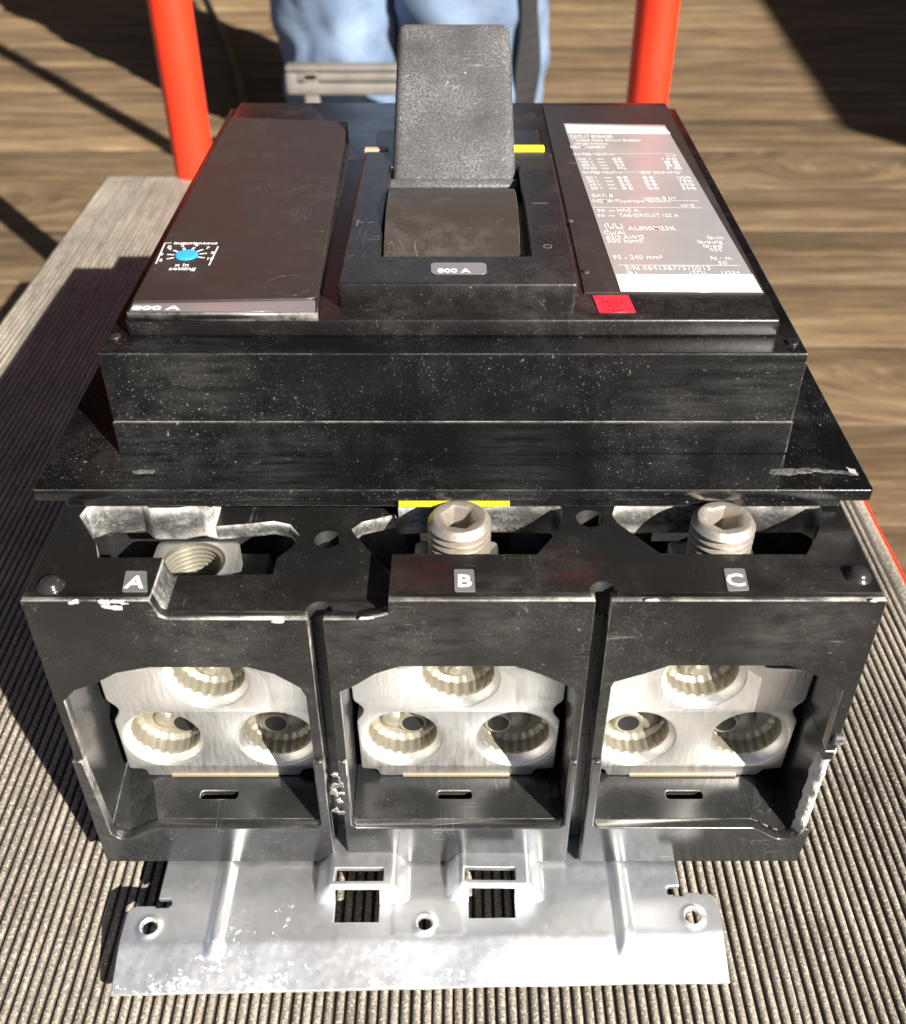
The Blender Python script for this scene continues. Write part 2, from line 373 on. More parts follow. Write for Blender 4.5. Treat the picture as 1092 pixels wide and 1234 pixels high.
def plate(outline, holes, a0, a1, plane='z', bevel=0.0):
    """a flat sheet with holes, a0..a1 thick along its plane's normal; returns a world-space mesh"""
    cu = bpy.data.curves.new('c', 'CURVE'); cu.dimensions = '2D'; cu.fill_mode = 'BOTH'
    for poly in [outline] + list(holes):
        sp = cu.splines.new('POLY'); sp.points.add(len(poly) - 1); sp.use_cyclic_u = True
        for q, p in zip(sp.points, poly): q.co = (p[0] * 0.001, p[1] * 0.001, 0, 1)
    cu.extrude = (a1 - a0) * 0.0005 - bevel * 0.001
    if bevel: cu.bevel_depth = bevel * 0.001; cu.bevel_resolution = 1; cu.offset = -bevel * 0.001
    o = bpy.data.objects.new('c', cu); COL.objects.link(o)
    dg = bpy.context.evaluated_depsgraph_get(); dg.update()
    me = bpy.data.meshes.new_from_object(o.evaluated_get(dg))
    bpy.data.objects.remove(o); bpy.data.curves.remove(cu)
    c = (a0 + a1) * 0.0005
    if plane == 'z': mx = Matrix.Translation((0, 0, c + MAT_Z))
    elif plane == 'y': mx = Matrix(((1, 0, 0, 0), (0, 0, -1, c), (0, 1, 0, MAT_Z), (0, 0, 0, 1)))
    else: mx = Matrix(((0, 0, 1, c), (1, 0, 0, 0), (0, 1, 0, MAT_Z), (0, 0, 0, 1)))   # x-plane: poly is (Y, h)
    me.transform(mx)
    bm = bmesh.new(); bm.from_mesh(me); bmesh.ops.remove_doubles(bm, verts=bm.verts, dist=1e-6)
    bmesh.ops.recalc_face_normals(bm, faces=bm.faces); bm.to_mesh(me); bm.free()
    return me
def boolean(me, cutters):
    o = bpy.data.objects.new('b', me); COL.objects.link(o); cs = []
    for c in cutters:
        k = bpy.data.objects.new('k', c); COL.objects.link(k); cs.append(k)
        md = o.modifiers.new('x', 'BOOLEAN'); md.operation = 'DIFFERENCE'; md.object = k; md.solver = 'EXACT'
    dg = bpy.context.evaluated_depsgraph_get(); dg.update()
    out = bpy.data.meshes.new_from_object(o.evaluated_get(dg))
    bpy.data.objects.remove(o)
    for k in cs: bpy.data.objects.remove(k)
    return out
def text(s, x, y, size, h, parent, m=None, align='LEFT', name='lettering', sx=1.0, rot=0.0, bold=0.0):
    cu = bpy.data.curves.new('t', 'FONT'); cu.body = s; cu.size = size * 0.001; cu.align_x = align
    cu.extrude = 0.00003; cu.offset = bold * 0.001; cu.resolution_u = 2
    o = bpy.data.objects.new('t', cu); COL.objects.link(o)
    dg = bpy.context.evaluated_depsgraph_get(); dg.update()
    me = bpy.data.meshes.new_from_object(o.evaluated_get(dg)); bpy.data.objects.remove(o); bpy.data.curves.remove(cu)
    me.transform(Matrix.Translation((x * 0.001, y * 0.001, h * 0.001 + MAT_Z)) @ Matrix.Rotation(rot, 4, 'Z') @ Matrix.Diagonal((sx, 1, 1, 1)))
    if parent is None: return me
    return link(name, me, m or M['print'], parent)

# ================================================================ SETTING: deck floor
FZ = -MAT_Z * 1000                   # floor height in mat millimetres
b = MB(); b.face([(-40000, -40000, FZ - 32), (40000, -40000, FZ - 32), (40000, 40000, FZ - 32), (-40000, 40000, FZ - 32)])
floor = b.build('floor', flat('subfloor', (0.02, 0.015, 0.01), 0.9, var=0.2)); floor['kind'] = 'structure'
PW = 142.0; y = 60.0; i = 0
while y < 3600:
    cut = random.uniform(-900, 900) if i % 3 == 1 else None
    spans = [(-3200, cut - 2), (cut + 2, 3400)] if cut is not None else [(-3200, 3400)]
    for (xa, xb) in spans:
        b = MB(); b.rbox(xa, xb, y + 1.2, y + PW - 1.2, FZ - 30, FZ + random.uniform(-1.0, 0.3), 3.0, 2)
        o = b.build('plank', M['wood'], floor, auto=40)
    y += PW; i += 1

def boards(name, x0, x1, y0, y1, z1, axis):
    n = int(z1 / 150); base = None
    for k in range(n):
        b = MB(); h0 = FZ + k * 150 + 4; b.rbox(x0, x1, y0, y1, h0, h0 + 146, 4, 1)
        if base is None: base = b.build(name, M['wood']); base['kind'] = 'structure'
        else: b.build('plank', M['wood'], base)
boards('side_wall', 2040, 2080, -250, 4200, 1500, 'y')
wb = bpy.data.objects['side_wall']; ang = R(-5.2); pv = Vector((2.04, -0.28, 0)); wb.rotation_euler = (0, 0, ang); wb.location = pv - Matrix.Rotation(ang, 3, 'Z') @ pv
boards('added_back_wall', -4200, 2010, 4300, 4340, 3900, 'x')  # unseen wall added for brown reflections and less blue sky fill
b = MB(); b.rbox(-4200, 3400, 1700, 4300, FZ + 2600, FZ + 2640, 4, 1); rf = b.build('added_roof', M['wood']); rf['kind'] = 'structure'  # unseen roof and rafters added to block sky fill and darken reflections
for k in range(5):
    b = MB(); b.rbox(-4100, 3300, 1760 + k * 560, 1800 + k * 560, FZ + 2480, FZ + 2599, 3, 1); b.build('added_rafter', M['wood'], rf)
# ================================================================ CIRCUIT BREAKER
brk = thing('circuit_breaker', 'black moulded three pole circuit breaker with zinc plate lying on ribbed cart mat', 'circuit breaker', (0.0, 0.30, MAT_Z))
FY = 185.0; TH = 120.0; LH = 113.7; BOT = 12.5
PH = (-70.0, 1.5, 71.5)              # phase centres
SLOT = (-34.0, 36.6)                 # gaps between the phases
XL, XR = -105.0, 105.4

# --- moulded terminal housing: top deck in two levels, three windows, front walls
xs = H(187, 700, TH)[0]; xe = H(470, 735, LH)[0]
xrearA = H(256, 612, TH)[0]; xrearB = H(479, 606, TH)[0]
REAR = 262.0
def Tp(l): return [H(x, y, TH) for x, y in l]
def Lp(l): return [H(x, y, LH) for x, y in l]
winA = Tp([(96, 622), (104, 611), (124, 605), (168, 604), (180, 612), (216, 612), (240, 608)]) + Lp([(262, 634), (300, 631), (330, 628), (350, 632), (361, 645), (352, 660), (334, 672), (329, 692)]) + Tp([(196, 672), (118, 672), (116, 655)])
winB = Lp([(424, 638), (436, 629), (476, 620)]) + Tp([(480, 606), (560, 603), (665, 605), (677, 612), (677, 630), (668, 645), (647, 668), (466, 668)]) + Lp([(470, 690), (452, 672), (428, 645)])
winC = Tp([(738, 620), (741, 611), (752, 606), (800, 604), (975, 604), (989, 611), (991, 626), (984, 645), (972, 668), (797, 668), (744, 630)])
cut = [winA, winB, winC]
slotpoly = []
for sx_, cpx in ((SLOT[0], H(385, 736, LH)), (SLOT[1], H(728, 712, TH))):
    cx_, cy_ = cpx
    slotpoly.append([(sx_ - 2, 150), (sx_ + 2, 150), (cx_ + 3.2, 186)] + [(cx_ + 3.3 * math.cos(t), cy_ + 3.3 * math.sin(t)) for t in [math.pi * k / 10 for k in range(11)]] + [(cx_ - 3.2, 186)])
hole1 = circ(*H(395, 650, LH), 3.5); hole2 = circ(*H(711, 625, TH), 3.6)
SB = FY + 1.4
zoneL = [(xs, SB), (xe, SB), (xe + 0.1, 205), (xrearB, 215), (xrearB, REAR), (xrearA, REAR), (xrearA, 215), (xs, 205)]
zT1 = [(XL + .02, SB), (xs, SB), (xs, 205), (xrearA, 215), (xrearA, REAR), (XL + .02, REAR)]
zT2 = [(xe, SB), (XR - .02, SB), (XR - .02, REAR), (xrearB, REAR), (xrearB, 215), (xe + 0.1, 205)]
hb = MB()
for poly, top in ((zT1, TH), (zoneL, LH), (zT2, TH)):
    me = plate(poly, [], 109.0, top)
    cutters = [plate(c, [], 90, 130) for c in cut] + [plate(c, [], 60, 130) for c in slotpoly]
    cutters += [plate(hole1, [], LH - 3.5, 130), plate(hole2, [], TH - 6, 130)]
    me = boolean(me, cutters)
    for p in me.polygons:           # rear window walls: scuffs plus sunlit paleness put into the colour
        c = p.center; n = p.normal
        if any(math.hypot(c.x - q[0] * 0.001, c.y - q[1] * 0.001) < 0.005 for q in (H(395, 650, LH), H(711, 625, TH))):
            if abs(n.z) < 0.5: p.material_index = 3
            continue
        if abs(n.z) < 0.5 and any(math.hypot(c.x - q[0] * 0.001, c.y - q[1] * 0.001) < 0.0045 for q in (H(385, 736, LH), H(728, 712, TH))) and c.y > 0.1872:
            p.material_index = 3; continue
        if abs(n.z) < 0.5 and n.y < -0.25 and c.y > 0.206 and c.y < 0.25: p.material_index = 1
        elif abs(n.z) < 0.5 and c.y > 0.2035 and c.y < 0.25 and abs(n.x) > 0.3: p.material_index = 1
    hb.mesh(me)
# step wall with painted sunlit tone at the cut away corner beside letter A
arc = [(xs + 2.6 - 2.5 * math.cos(t), TH - 0.03 - (TH - LH) * math.sin(t)) for t in [math.pi / 2 * k / 7 for k in range(8)]]
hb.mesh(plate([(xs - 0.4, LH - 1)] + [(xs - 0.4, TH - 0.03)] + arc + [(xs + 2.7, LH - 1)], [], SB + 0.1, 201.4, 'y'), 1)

def Fp(l, Y=FY): return [F(x, y, Y) for x, y in l]
SEAM = 60.0
# upper front walls with arched mouths (outline includes the mouth: open downward)
def front(outer_l, outer_r, top_pts, mouth):
    poly = [(outer_l, SEAM)] + top_pts + [(outer_r, SEAM)] + mouth
    hb.mesh(plate(poly, [], FY, FY + 3.2, 'y'))
sl0, sr0 = SLOT[0] - 2, SLOT[0] + 2; sl1, sr1 = SLOT[1] - 2, SLOT[1] + 2
mA = Fp([(374, 840), (362, 829), (330, 812), (298, 804), (180, 804), (140, 811), (116, 823), (90, 832), (73, 845)])
mB = Fp([(699, 838), (690, 829), (650, 812), (622, 803), (482, 803), (452, 812), (430, 825), (409, 834)])
mC = Fp([(1017, 832), (1005, 824), (975, 810), (951, 802), (808, 802), (780, 811), (740, 822), (733, 828)])
XA = mA[-1][0]; 
front(XL, sl0, [(XL, TH - 0.05), (xs, TH - 0.05), (xs + 0.4, TH - 1), (xs + 1.6, LH + 1), (xs + 3.5, LH - 0.02), (sl0, LH - 0.02)], [(-38.6, SEAM)] + [(max(min(p[0], -38.6), XL + 2.2), p[1]) for p in mA] + [(XL + 2.2, SEAM)])
front(sr0, sl1, [(sr0, LH - 0.02), (xe - 8, LH - 0.02), (xe - 2, LH + 1.2), (xe + 0.02, LH + 2), (xe + 0.02, TH - 0.05), (sl1, TH - 0.05)], [(32.6, SEAM)] + [(min(max(p[0], -29.6), 32.6), p[1]) for p in mB] + [(-29.6, SEAM)])
front(sr1, XR, [(sr1, TH - 0.05), (XR, TH - 0.05)], [(XR - 2.6, SEAM)] + [(min(max(p[0], 41.2), XR - 2.6), p[1]) for p in mC] + [(41.2, SEAM)])
# side walls, slot cheeks, partitions and back wall
CHK = FY + 3.2
hb.box(XL, XL + 2.2, CHK, REAR, SEAM, 109.0, 2); hb.box(XR - 2.6, XR, CHK, REAR, SEAM, 109.0, 2)
for (a, bb) in ((-38.6, sl0), (sr0, -29.6), (32.6, sl1), (sr1, 41.2)): hb.box(a, bb, CHK, 194, SEAM, 109.0, 2)
hb.box(-38.6, -29.6, 194, REAR, SEAM, 109.0, 2); hb.box(32.6, 41.2, 194, REAR, SEAM, 109.0, 2)
hb.box(XL, XR, REAR, 505, BOT + 4, 120.5)                     # main moulded body below the collar
housing = hb.build('terminal_housing', [M['body'], M['scuff_sunlit'], M['base'], flat('hole_wall', (0.02, 0.02, 0.02), 0.6, 0.12)], brk)

# --- glossy lower base of the terminal end
bb = MB(); BY = FY - 0.9
lipA = Fp([(374, 1003), (190, 1005), (180, 1008), (150, 1024), (136, 1024), (128, 1018)])
def base_front(x0, x1, mouth): bb.mesh(plate([(x0, BOT), (x1, BOT), (x1, SEAM - 0.15)] + mouth + [(x0, SEAM - 0.15)], [], BY, BY + 3.4, 'y', 0.35))
fl = F(546, 998, BY)[1]
base_front(XL - 0.8, sl0 - 0.1, [(-38.9, SEAM - 0.15), (-38.9, fl + 1.5), (-40.2, fl)] + [(-87, fl), (-90, fl - 0.8), (-96.5, fl - 5.4), (-99.5, fl - 5.6), (-101.6, fl - 3), (XL + 1.9, SEAM - 0.15)])
base_front(sr0 + 0.1, sl1 - 0.1, [(32.8, SEAM - 0.15), (32.8, fl + 1.5), (31.3, fl), (-28.4, fl), (-29.8, fl + 1.5), (-29.8, SEAM - 0.15)])
bb.mesh(plate([(sr1 + 0.1, BOT), (XR - 0.4, BOT), (XR + 0.6, fl - 1.5), (XR - 1.2, fl - 0.5), (XR - 2.6, fl - 4), (99.5, fl - 5.6), (96.5, fl - 5.4), (90, fl - 0.6), (88.5, fl), (42.8, fl), (41.4, fl + 1.5), (41.4, SEAM - 0.15), (sr1 + 0.1, SEAM - 0.15)], [], BY, BY + 3.4, 'y', 0.35))
# floors of the three mouths with their slots
for (x0, x1, c) in ((-88, -38.6, -69.0), (-29.6, 32.6, 1.5), (41.2, 89, 70.3)):
    y0, y1 = BY + 3.4, 230
    sx0, sx1 = (H(240, 964, fl)[0], H(286, 964, fl)[0]) if c < -10 else ((H(527, 958, fl)[0], H(569, 958, fl)[0]) if c < 10 else (H(802, 957, fl)[0], H(847, 957, fl)[0]))
    sy0, sy1 = H(546, 963, fl)[1], H(546, 952, fl)[1]
    bb.mesh(plate(rect(x0, x1, y0, y1), [rect(sx0, sx1, sy0, sy1, 1.2)], fl - 2.4, fl))
    bb.box(x0, x1, y0, y1, BOT + 0.2, fl - 6)
# pockets in the outer corners
for s, xo, xi in ((-1, XL + 1.9, -88), (1, XR - 2.6, 89)):
    bb.quadgrid([[(xi, BY + 3.4, fl), (xi, 212, fl)], [(xi + s * 9, BY + 3.4, fl - 5.6), (xi + s * 4, 200, fl)]])
    bb.face([(xi + s * 9, BY + 3.4, fl - 5.6), (xo, BY + 3.4, fl - 5.6), (xo, 212, fl - 2), (xi + s * 4, 200, fl)])
    bb.face([(xi, 212, fl), (xi + s * 4, 200, fl), (xo, 212, fl - 2), (xo, 230, fl)])
# side walls, cheeks and partitions below the seam
bb.box(XL - 0.8, XL + 1.9, BY + 3.4, REAR, BOT, SEAM - 0.15)
for (a, b_) in ((-38.9, sl0 - 0.1), (sr0 + 0.1, -29.8), (32.8, sl1 - 0.1), (sr1 + 0.1, 41.4)): bb.box(a, b_, BY + 3.4, 194, BOT, SEAM - 0.15)
bb.box(-38.8, -29.9, 194, REAR, BOT, SEAM - 0.15); bb.box(32.9, 41.3, 194, REAR, BOT, SEAM - 0.15)
bb.box(XL + 2, XR - 2.8, 240, REAR - 0.3, BOT + 1, 103)
base = bb.build('terminal_base', M['base'], brk)
# broken right wall: jagged front edge
rb = MB(); jag = [(BY + 3.4, fl - 2)]
for k in range(15):
    h = fl - 1 + (SEAM + 1 - fl) * k / 14; jag.append((BY + 2.6 + random.uniform(-0.5, 1.3), h))
rb.mesh(plate([(REAR, BOT), (BY + 3.5, BOT)] + jag + [(BY + 1.0, SEAM + 2.5), (BY + 0.8, SEAM + 4), (BY + 3.6, SEAM + 4), (REAR, SEAM - 0.2)], [], XR - 2.7, XR + 0.5, 'x'))
bm = rb.bm
for f in bm.faces:
    f.normal_update(); c = f.calc_center_median()
    if abs(f.normal.x) < 0.6 and c.y < 0.195: f.material_index = 1
rows = []
for k in range(23):
    t = k / 22; h = 24.5 + (SEAM + 0.5 - 24.5) * t; row = []
    jx = 0.8 * noise.noise((k * 0.5, 2.2, 0)); 
    for j in range(8):
        u = j / 7; bulge = math.sin(math.pi * u)
        row.append((XR - 3.6 + 4.4 * u + jx * (1 - u), BY + 3.8 - (2.6 + 1.6 * noise.noise((k * 0.35, u * 2, 4))) * bulge + 0.5 * noise.noise((k * 0.8, u * 3, 9)), h + 0.3 * noise.noise((k, u * 4, 1))))
    rows.append(row)
kb = MB(); kb.quadgrid(rows); kb.build('fracture_edge', M['broken'], brk)
brokenwall = rb.build('broken_side_wall', [M['base'], M['broken']], brk)
brokenwall['label'] = 'broken right wall with jagged whitened edge'
# whitened chips along the worn front edges
ch = MB()
def chip(px, py, Y, w, hgt, dep=1.0):
    x, h = F(px, py, Y); n = 13; pts = []
    for k in range(n):
        t = 2 * math.pi * k / n; r = random.uniform(0.35, 1.15)
        pts.append((x + w * r * math.cos(t), h + hgt * r * math.sin(t)))
    ch.mesh(plate(pts, [], Y - 0.25, Y + 0.6, 'y'))
for a in ((136, 730, FY, 3.4, 1.3), (142, 727, FY, 3.0, 0.9), (124, 725, FY, 1.8, 0.7), (88, 726, FY, 2.2, 0.7), (335, 749, FY, 2.2, 0.4), (785, 723.5, FY, 3.0, 0.4), (440, 745, FY, 2.6, 0.35), (1052, 724, FY, 1.0, 0.5)):
    chip(*a)
cho = ch.build('worn_chip', M['broken'], brk); cho['kind'] = 'stuff'; ch = MB()
# crushed lump on the partition left of phase B
for k in range(16):
    px = 406 + random.uniform(-6, 6); py = 957 + random.uniform(-24, 24)
    chip(max(px, 398 + (py - 928) * 0.12), py, BY - random.uniform(-0.1, 0.25), random.uniform(0.5, 1.5), random.uniform(0.5, 1.8))
x0_, h0_ = F(1011, 893, BY)
ch.rbox(x0_ - 1.6, x0_ + 1.6, BY - 0.6, BY + 2.4, h0_ - 1.5, h0_ + 1.8, 0.5, 1)
cho = ch.build('crushed_edge', M['scuff_sunlit'], brk); cho['kind'] = 'stuff'

# rivet studs on the outer corners of the deck
for (px, py) in ((62, 706), (1034, 694)):
    x, y = H(px, py, TH); b = MB()
    b.lathe([(3.4, 0.0), (3.4, 0.35), (2.9, 0.4), (2.75, 1.0), (2.3, 1.7), (1.5, 2.15), (0.6, 2.35), (0.05, 2.38)], (x, y, TH), n=28)
    b.build('stud', M['stud'], brk, smooth=True)
# letter labels
for ch_, pts, cpx in (('A', [(147, 714), (178, 714), (177, 689), (152, 689)], (161, 709.5)), ('B', [(548, 714), (573, 714), (571, 687), (547, 687)], (559.5, 708)), ('C', [(877, 713), (903, 712), (897, 686), (872, 686)], (888, 707))):
    q = [H(x, y, TH) for x, y in pts]
    b = MB(); b.mesh(plate(rnd(q, 0.6), [], TH + 0.03, TH + 0.3, 'z'))
    lp = b.build('letter_label', M['plate_lab'], brk)
    x, y = H(*cpx, TH)
    text(ch_, x, y, (H(cpx[0], cpx[1] - 15, TH)[1] - y) / 0.73, TH + 0.34, lp, align='CENTER', name='letter', bold=0.17, sx=1.05)

# --- lugs
def ridges(t, r, a):
    s = math.sin(t)
    return 1.0 - (0.035 * (0.5 + 0.5 * math.cos(t * 22)) if s < 0.35 and r < 11 and 3 < a < 21 else 0)
lug_src = None
def make_lug(pc, boss):
    b = MB(); LY = 203.0
    hs = [(pc - 16.7, 47.0), (pc + 17.2, 47.0), (pc, 73.0)]
    out = [(-29.5, 33.3), (-24.8, 33), (-24, fl + 0.4), (22.5, fl + 0.4), (24, 33), (29.5, 33.3), (30, 55.5), (28.6, 57.5), (27.6, 60), (28.8, 62.3), (30.5, 64), (30.8, 75), (29.5, 77), (17, 77.6), (16, 79), (16, 92), (-16, 92), (-16, 79), (-17, 77.6), (-29.5, 77), (-30.6, 75), (-30.4, 64), (-28.6, 62.3), (-27.4, 60), (-28.4, 57.5), (-29.8, 55.5)]
    out = rnd([(pc + x, h) for x, h in out], 1.1, 3)
    b.mesh(plate(out, [circ(x, h, 12.0, 72) for x, h in hs], LY, LY + 33, 'y', 0.25), 0)
    for i, (x, h) in enumerate(hs):
        # chamfer, ridged bore, coned end and the dark seat of the clamping screw
        b.lathe([(12.05, 0.2), (10.6, 2.2), (10.4, 3.0)], (x, LY, h), 'y', 72, None, 0, True)
        D = 9.5
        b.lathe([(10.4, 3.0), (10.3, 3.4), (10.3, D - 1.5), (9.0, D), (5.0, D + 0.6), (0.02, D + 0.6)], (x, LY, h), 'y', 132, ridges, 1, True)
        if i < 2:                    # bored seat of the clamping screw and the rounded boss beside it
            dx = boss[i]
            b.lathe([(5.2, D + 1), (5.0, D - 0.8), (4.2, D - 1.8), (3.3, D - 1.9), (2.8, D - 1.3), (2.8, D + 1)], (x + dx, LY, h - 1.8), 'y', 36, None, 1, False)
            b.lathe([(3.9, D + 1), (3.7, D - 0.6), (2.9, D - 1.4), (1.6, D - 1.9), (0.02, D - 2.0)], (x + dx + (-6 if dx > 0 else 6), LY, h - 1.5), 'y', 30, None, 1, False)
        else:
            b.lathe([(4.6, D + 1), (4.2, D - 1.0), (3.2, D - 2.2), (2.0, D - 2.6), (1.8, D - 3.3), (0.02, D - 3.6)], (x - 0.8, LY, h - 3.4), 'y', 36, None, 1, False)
    # collar with the threaded hole for the set screw
    cyx = (pc - 0.5, 213.0)
    b.mesh(plate(rnd(rect(cyx[0] - 11.5, cyx[0] + 11.5, 203.8, 222.5), 2.2, 3), [circ(*cyx, 8.4, 48)], 91.0, 108.0, 'z', 0.4), 0)
    prof = []
    hh = -0.3
    while hh > -19:
        prof += [(8.35, hh), (8.35, hh - 0.3), (7.5, hh - 0.75), (7.5, hh - 1.0)]; hh -= 1.5
    b.lathe([(8.7, 0.02)] + prof, (cyx[0], cyx[1], 108.0), 'z', 48, None, 1, True)
    o = b.build('lug', [M['lug'], M['bore'], M['dark']], brk, auto=28, recalc=False)
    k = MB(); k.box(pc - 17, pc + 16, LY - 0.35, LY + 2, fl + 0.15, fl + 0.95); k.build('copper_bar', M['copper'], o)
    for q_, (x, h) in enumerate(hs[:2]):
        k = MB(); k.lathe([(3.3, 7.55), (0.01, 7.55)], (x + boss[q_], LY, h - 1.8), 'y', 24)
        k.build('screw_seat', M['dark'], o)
    return o
for pc, boss in zip(PH, ((4.5, -1.5), (2.9, -4.8), (-1.0, -5.2))): make_lug(pc, boss)
# --- threaded set screws with hex sockets in phases B and C
def make_screw(x, y, top, rot):
    b = MB(); prof = [(5.7, 0.0), (6.9, -0.05), (7.5, -0.6), (7.8, -1.2)]; a = -1.9
    while a > -24:
        prof += [(8.35, a), (8.35, a - 0.25), (6.6, a - 1.05), (6.6, a - 1.3)]; a -= 2.1
    b.lathe(prof, (x, y, top), 'z', 56)
    hexr = []
    for k in range(56):
        t = 2 * math.pi * k / 56; c = math.cos(((t + rot) % (math.pi / 3)) - math.pi / 6)
        hexr.append((t, 4.2 / c))
    rows = [[(x + 5.7 * math.cos(t), y + 5.7 * math.sin(t), top) for t, r in hexr], [(x + (r + 0.2) * math.cos(t), y + (r + 0.2) * math.sin(t), top - 0.3) for t, r in hexr], [(x + r * math.cos(t), y + r * math.sin(t), top - 1.0) for t, r in hexr], [(x + r * math.cos(t), y + r * math.sin(t), top - 9) for t, r in hexr], [(x, y, top - 10.5) for t, r in hexr]]
    b.quadgrid(rows, close_u=True)
    bmesh.ops.remove_doubles(b.bm, verts=b.bm.verts, dist=1e-6)
    return b.build('set_screw', M['screw'], brk, auto=32)
make_screw(PH[1] + 0.2, 212.5, 124.6, 0.2); make_screw(PH[2] - 0.6, 212.5, 124.2, 0.75)

# --- collar flange, upper housing and cover
b = MB(); FW = 110.5
b.mesh(plate(rect(-FW, FW, 218, 470, 1.0), [], 125.4, 129.0, 'z', 0.25))
b.box(-104, 104, 221.5, 466, 121.0, 125.4)
b.build('collar_flange', M['black'], brk)
def smear(name, poly, h, m):
    out = []
    for i_ in range(len(poly)):
        a = Vector(H(*poly[i_], h)); c = Vector(H(*poly[(i_ + 1) % len(poly)], h)); n_ = max(2, int((c - a).length / 0.8))
        for k in range(n_):
            p = a.lerp(c, k / n_); out.append((p.x + random.uniform(-0.25, 0.25), p.y + random.uniform(-0.3, 0.3)))
    b = MB(); b.mesh(plate(out, [], h + 0.005, h + 0.03, 'z')); b.build(name, m, brk)['kind'] = 'stuff'
smear('scuff_mark', [(930, 566), (975, 564), (1036, 569), (1034, 573), (985, 569), (950, 573), (928, 571)], 129.0, M['scuff_sunlit'])
smear('scuff_mark', [(160, 567), (186, 566), (185, 570), (162, 571)], 129.0, M['scuff_sunlit'])
smear('scuff_mark', [(1020, 563), (1030, 566), (1034, 572), (1024, 569)], 129.02, M['broken'])
b = MB(); b.box(*H(481, 604, 123)[:1], H(614, 604, 123)[0], 219.6, 226, 122.2, 123.9)
b.build('yellow_strip', M['yellow'], brk)
b = MB()
b.rbox(-91.7, 91.7, 234.7, 440, 129.0, 139.2, 0.3, 2)
b.rbox(-91.5, 91.5, 235, 439, 139.2, 160.0, 0.45, 2)
b.build('upper_housing', M['black'], brk)
b = MB(); b.rbox(-85.5, 85.5, 244, 430, 160.0, 165.0, 0.7, 3)
for (px, py) in ((139, 407), (955, 414)):
    x, y = H(px, py, 160); b.lathe([(1.6, 0.0), (1.5, 0.6), (0.9, 0.9), (0.02, 0.9)], (x, y, 160), n=16)
cover = b.build('front_cover', M['cover'], brk, auto=35)
# raised land on the right with the rating plate
xr0 = H(698, 345, 165.6)[0]
b = MB(); b.rbox(xr0 + 1.0, 84.6, H(740, 352, 165.7)[1], 424, 164.5, 165.7, 0.3, 2)
for (px, py) in ((687, 266), (706, 328)):
    x, y = H(px, py, 165.7); b.lathe([(1.1, 0.0), (1.0, 0.5), (0.5, 0.7), (0.02, 0.72)], (x, y, 165.7), n=14)
b.build('right_panel', M['smoke'], brk, auto=35)
# left smoked cover
CT = 168.0
q = [H(150, 363, CT), H(384, 359, CT), H(419, 146, CT), H(278, 141, CT)]
q = [(-84.5, q[0][1]), (q[1][0] - 0.4, q[1][1]), (q[2][0], q[2][1]), (-84.5, q[3][1])]
b = MB(); b.mesh(plate(rnd(q, [1.0, 3.0, 1.0, 1.5]), [], 164.6, CT, 'z', 0.5))
ellx, elly = H(348, 344, CT)
tcv = b.build('trip_cover', M['smoke'], brk)
b = MB(); b.mesh(plate(circ(ellx, elly, 6.4, 40), [circ(ellx, elly, 6.15, 40)], CT + 0.01, CT + 0.08, 'z')); b.build('finger_ring', M['base'], tcv)
SH = 167.2
sq = [H(156, 375.5, SH), H(380, 375.5, SH), H(380, 362.5, SH), H(162, 363, SH)]
b = MB(); b.mesh(plate([(p[0] + dx, p[1] + dy) for p, (dx, dy) in zip(sq, ((-0.6, -0.5), (0.6, -0.5), (0.6, 2), (-0.6, 2)))], [], 164.6, SH, 'z')); b.build('strip_ledge', M['cover'], tcv)
b = MB(); b.mesh(plate(sq, [], SH - 0.1, SH + 0.08, 'z')); st = b.build('rating_strip', M['strip'], brk)
text('800 A', *H(158, 373.5, SH), 3.0, SH + 0.12, st, name='strip_lettering', sx=1.7, bold=0.12)
text('ON TR', *H(277, 139, CT), 2.6, 165.06, cover, name='corner_lettering', sx=1.4)
# dial
dc = H(225, 308, CT); b = MB()
b.lathe([(3.3, 0.0), (3.2, 0.4), (2.7, 0.6), (0.02, 0.65)], (*dc, CT + 0.02), n=32)
b.build('dial', M['blue'], tcv, smooth=False)
b = MB()
dnum = []
for k, nm in enumerate(('2', '3', '4', '5', '6', '7', '8', '10')):
    a = R(205) - k * R(222) / 7; ca, sa = math.cos(a), math.sin(a)
    p0 = Vector((dc[0] + ca * 3.6, dc[1] + sa * 3.6)); p1 = Vector((dc[0] + ca * 5.7, dc[1] + sa * 5.7)); n_ = Vector((-sa, ca)) * 0.38
    b.face([(*(p0 - n_), CT + 0.06), (*(p1 - n_), CT + 0.06), (*(p1 + n_), CT + 0.06), (*(p0 + n_), CT + 0.06)])
    b.mesh(text(nm, dc[0] + ca * 7.3, dc[1] + sa * 7.3 - 0.7, 2.1, CT + 0.06, None, align='CENTER', bold=0.05))
def seg(mb, p, q, w, h):
    p = Vector(p).to_2d(); q = Vector(q).to_2d(); d = (q - p).normalized(); n_ = Vector((-d.y, d.x)) * w / 2
    mb.face([(*(p - n_), h), (*(q - n_), h), (*(q + n_), h), (*(p + n_), h)])
A_, B_, C_, D_ = H(188, 318, CT), H(199, 293, CT), H(263, 297, CT), H(252, 320, CT)
seg(b, A_, B_, 0.45, CT + 0.06); seg(b, C_, D_, 0.45, CT + 0.06); seg(b, B_, H(207, 293, CT), 0.4, CT + 0.06)
b.mesh(text('instantaneous', *H(209, 294.5, CT), 2.5, CT + 0.06, None, sx=0.92, bold=0.05))
b.mesh(text('Ii', *H(201, 299, CT), 2.6, CT + 0.06, None, bold=0.05))
b.mesh(text('x In', *H(219, 321, CT), 2.6, CT + 0.06, None, align='CENTER', bold=0.05))
b.mesh(text('setting', *H(219, 325.5, CT), 2.8, CT + 0.06, None, align='CENTER', bold=0.05))
b.build('dial_print', M['print'], tcv)

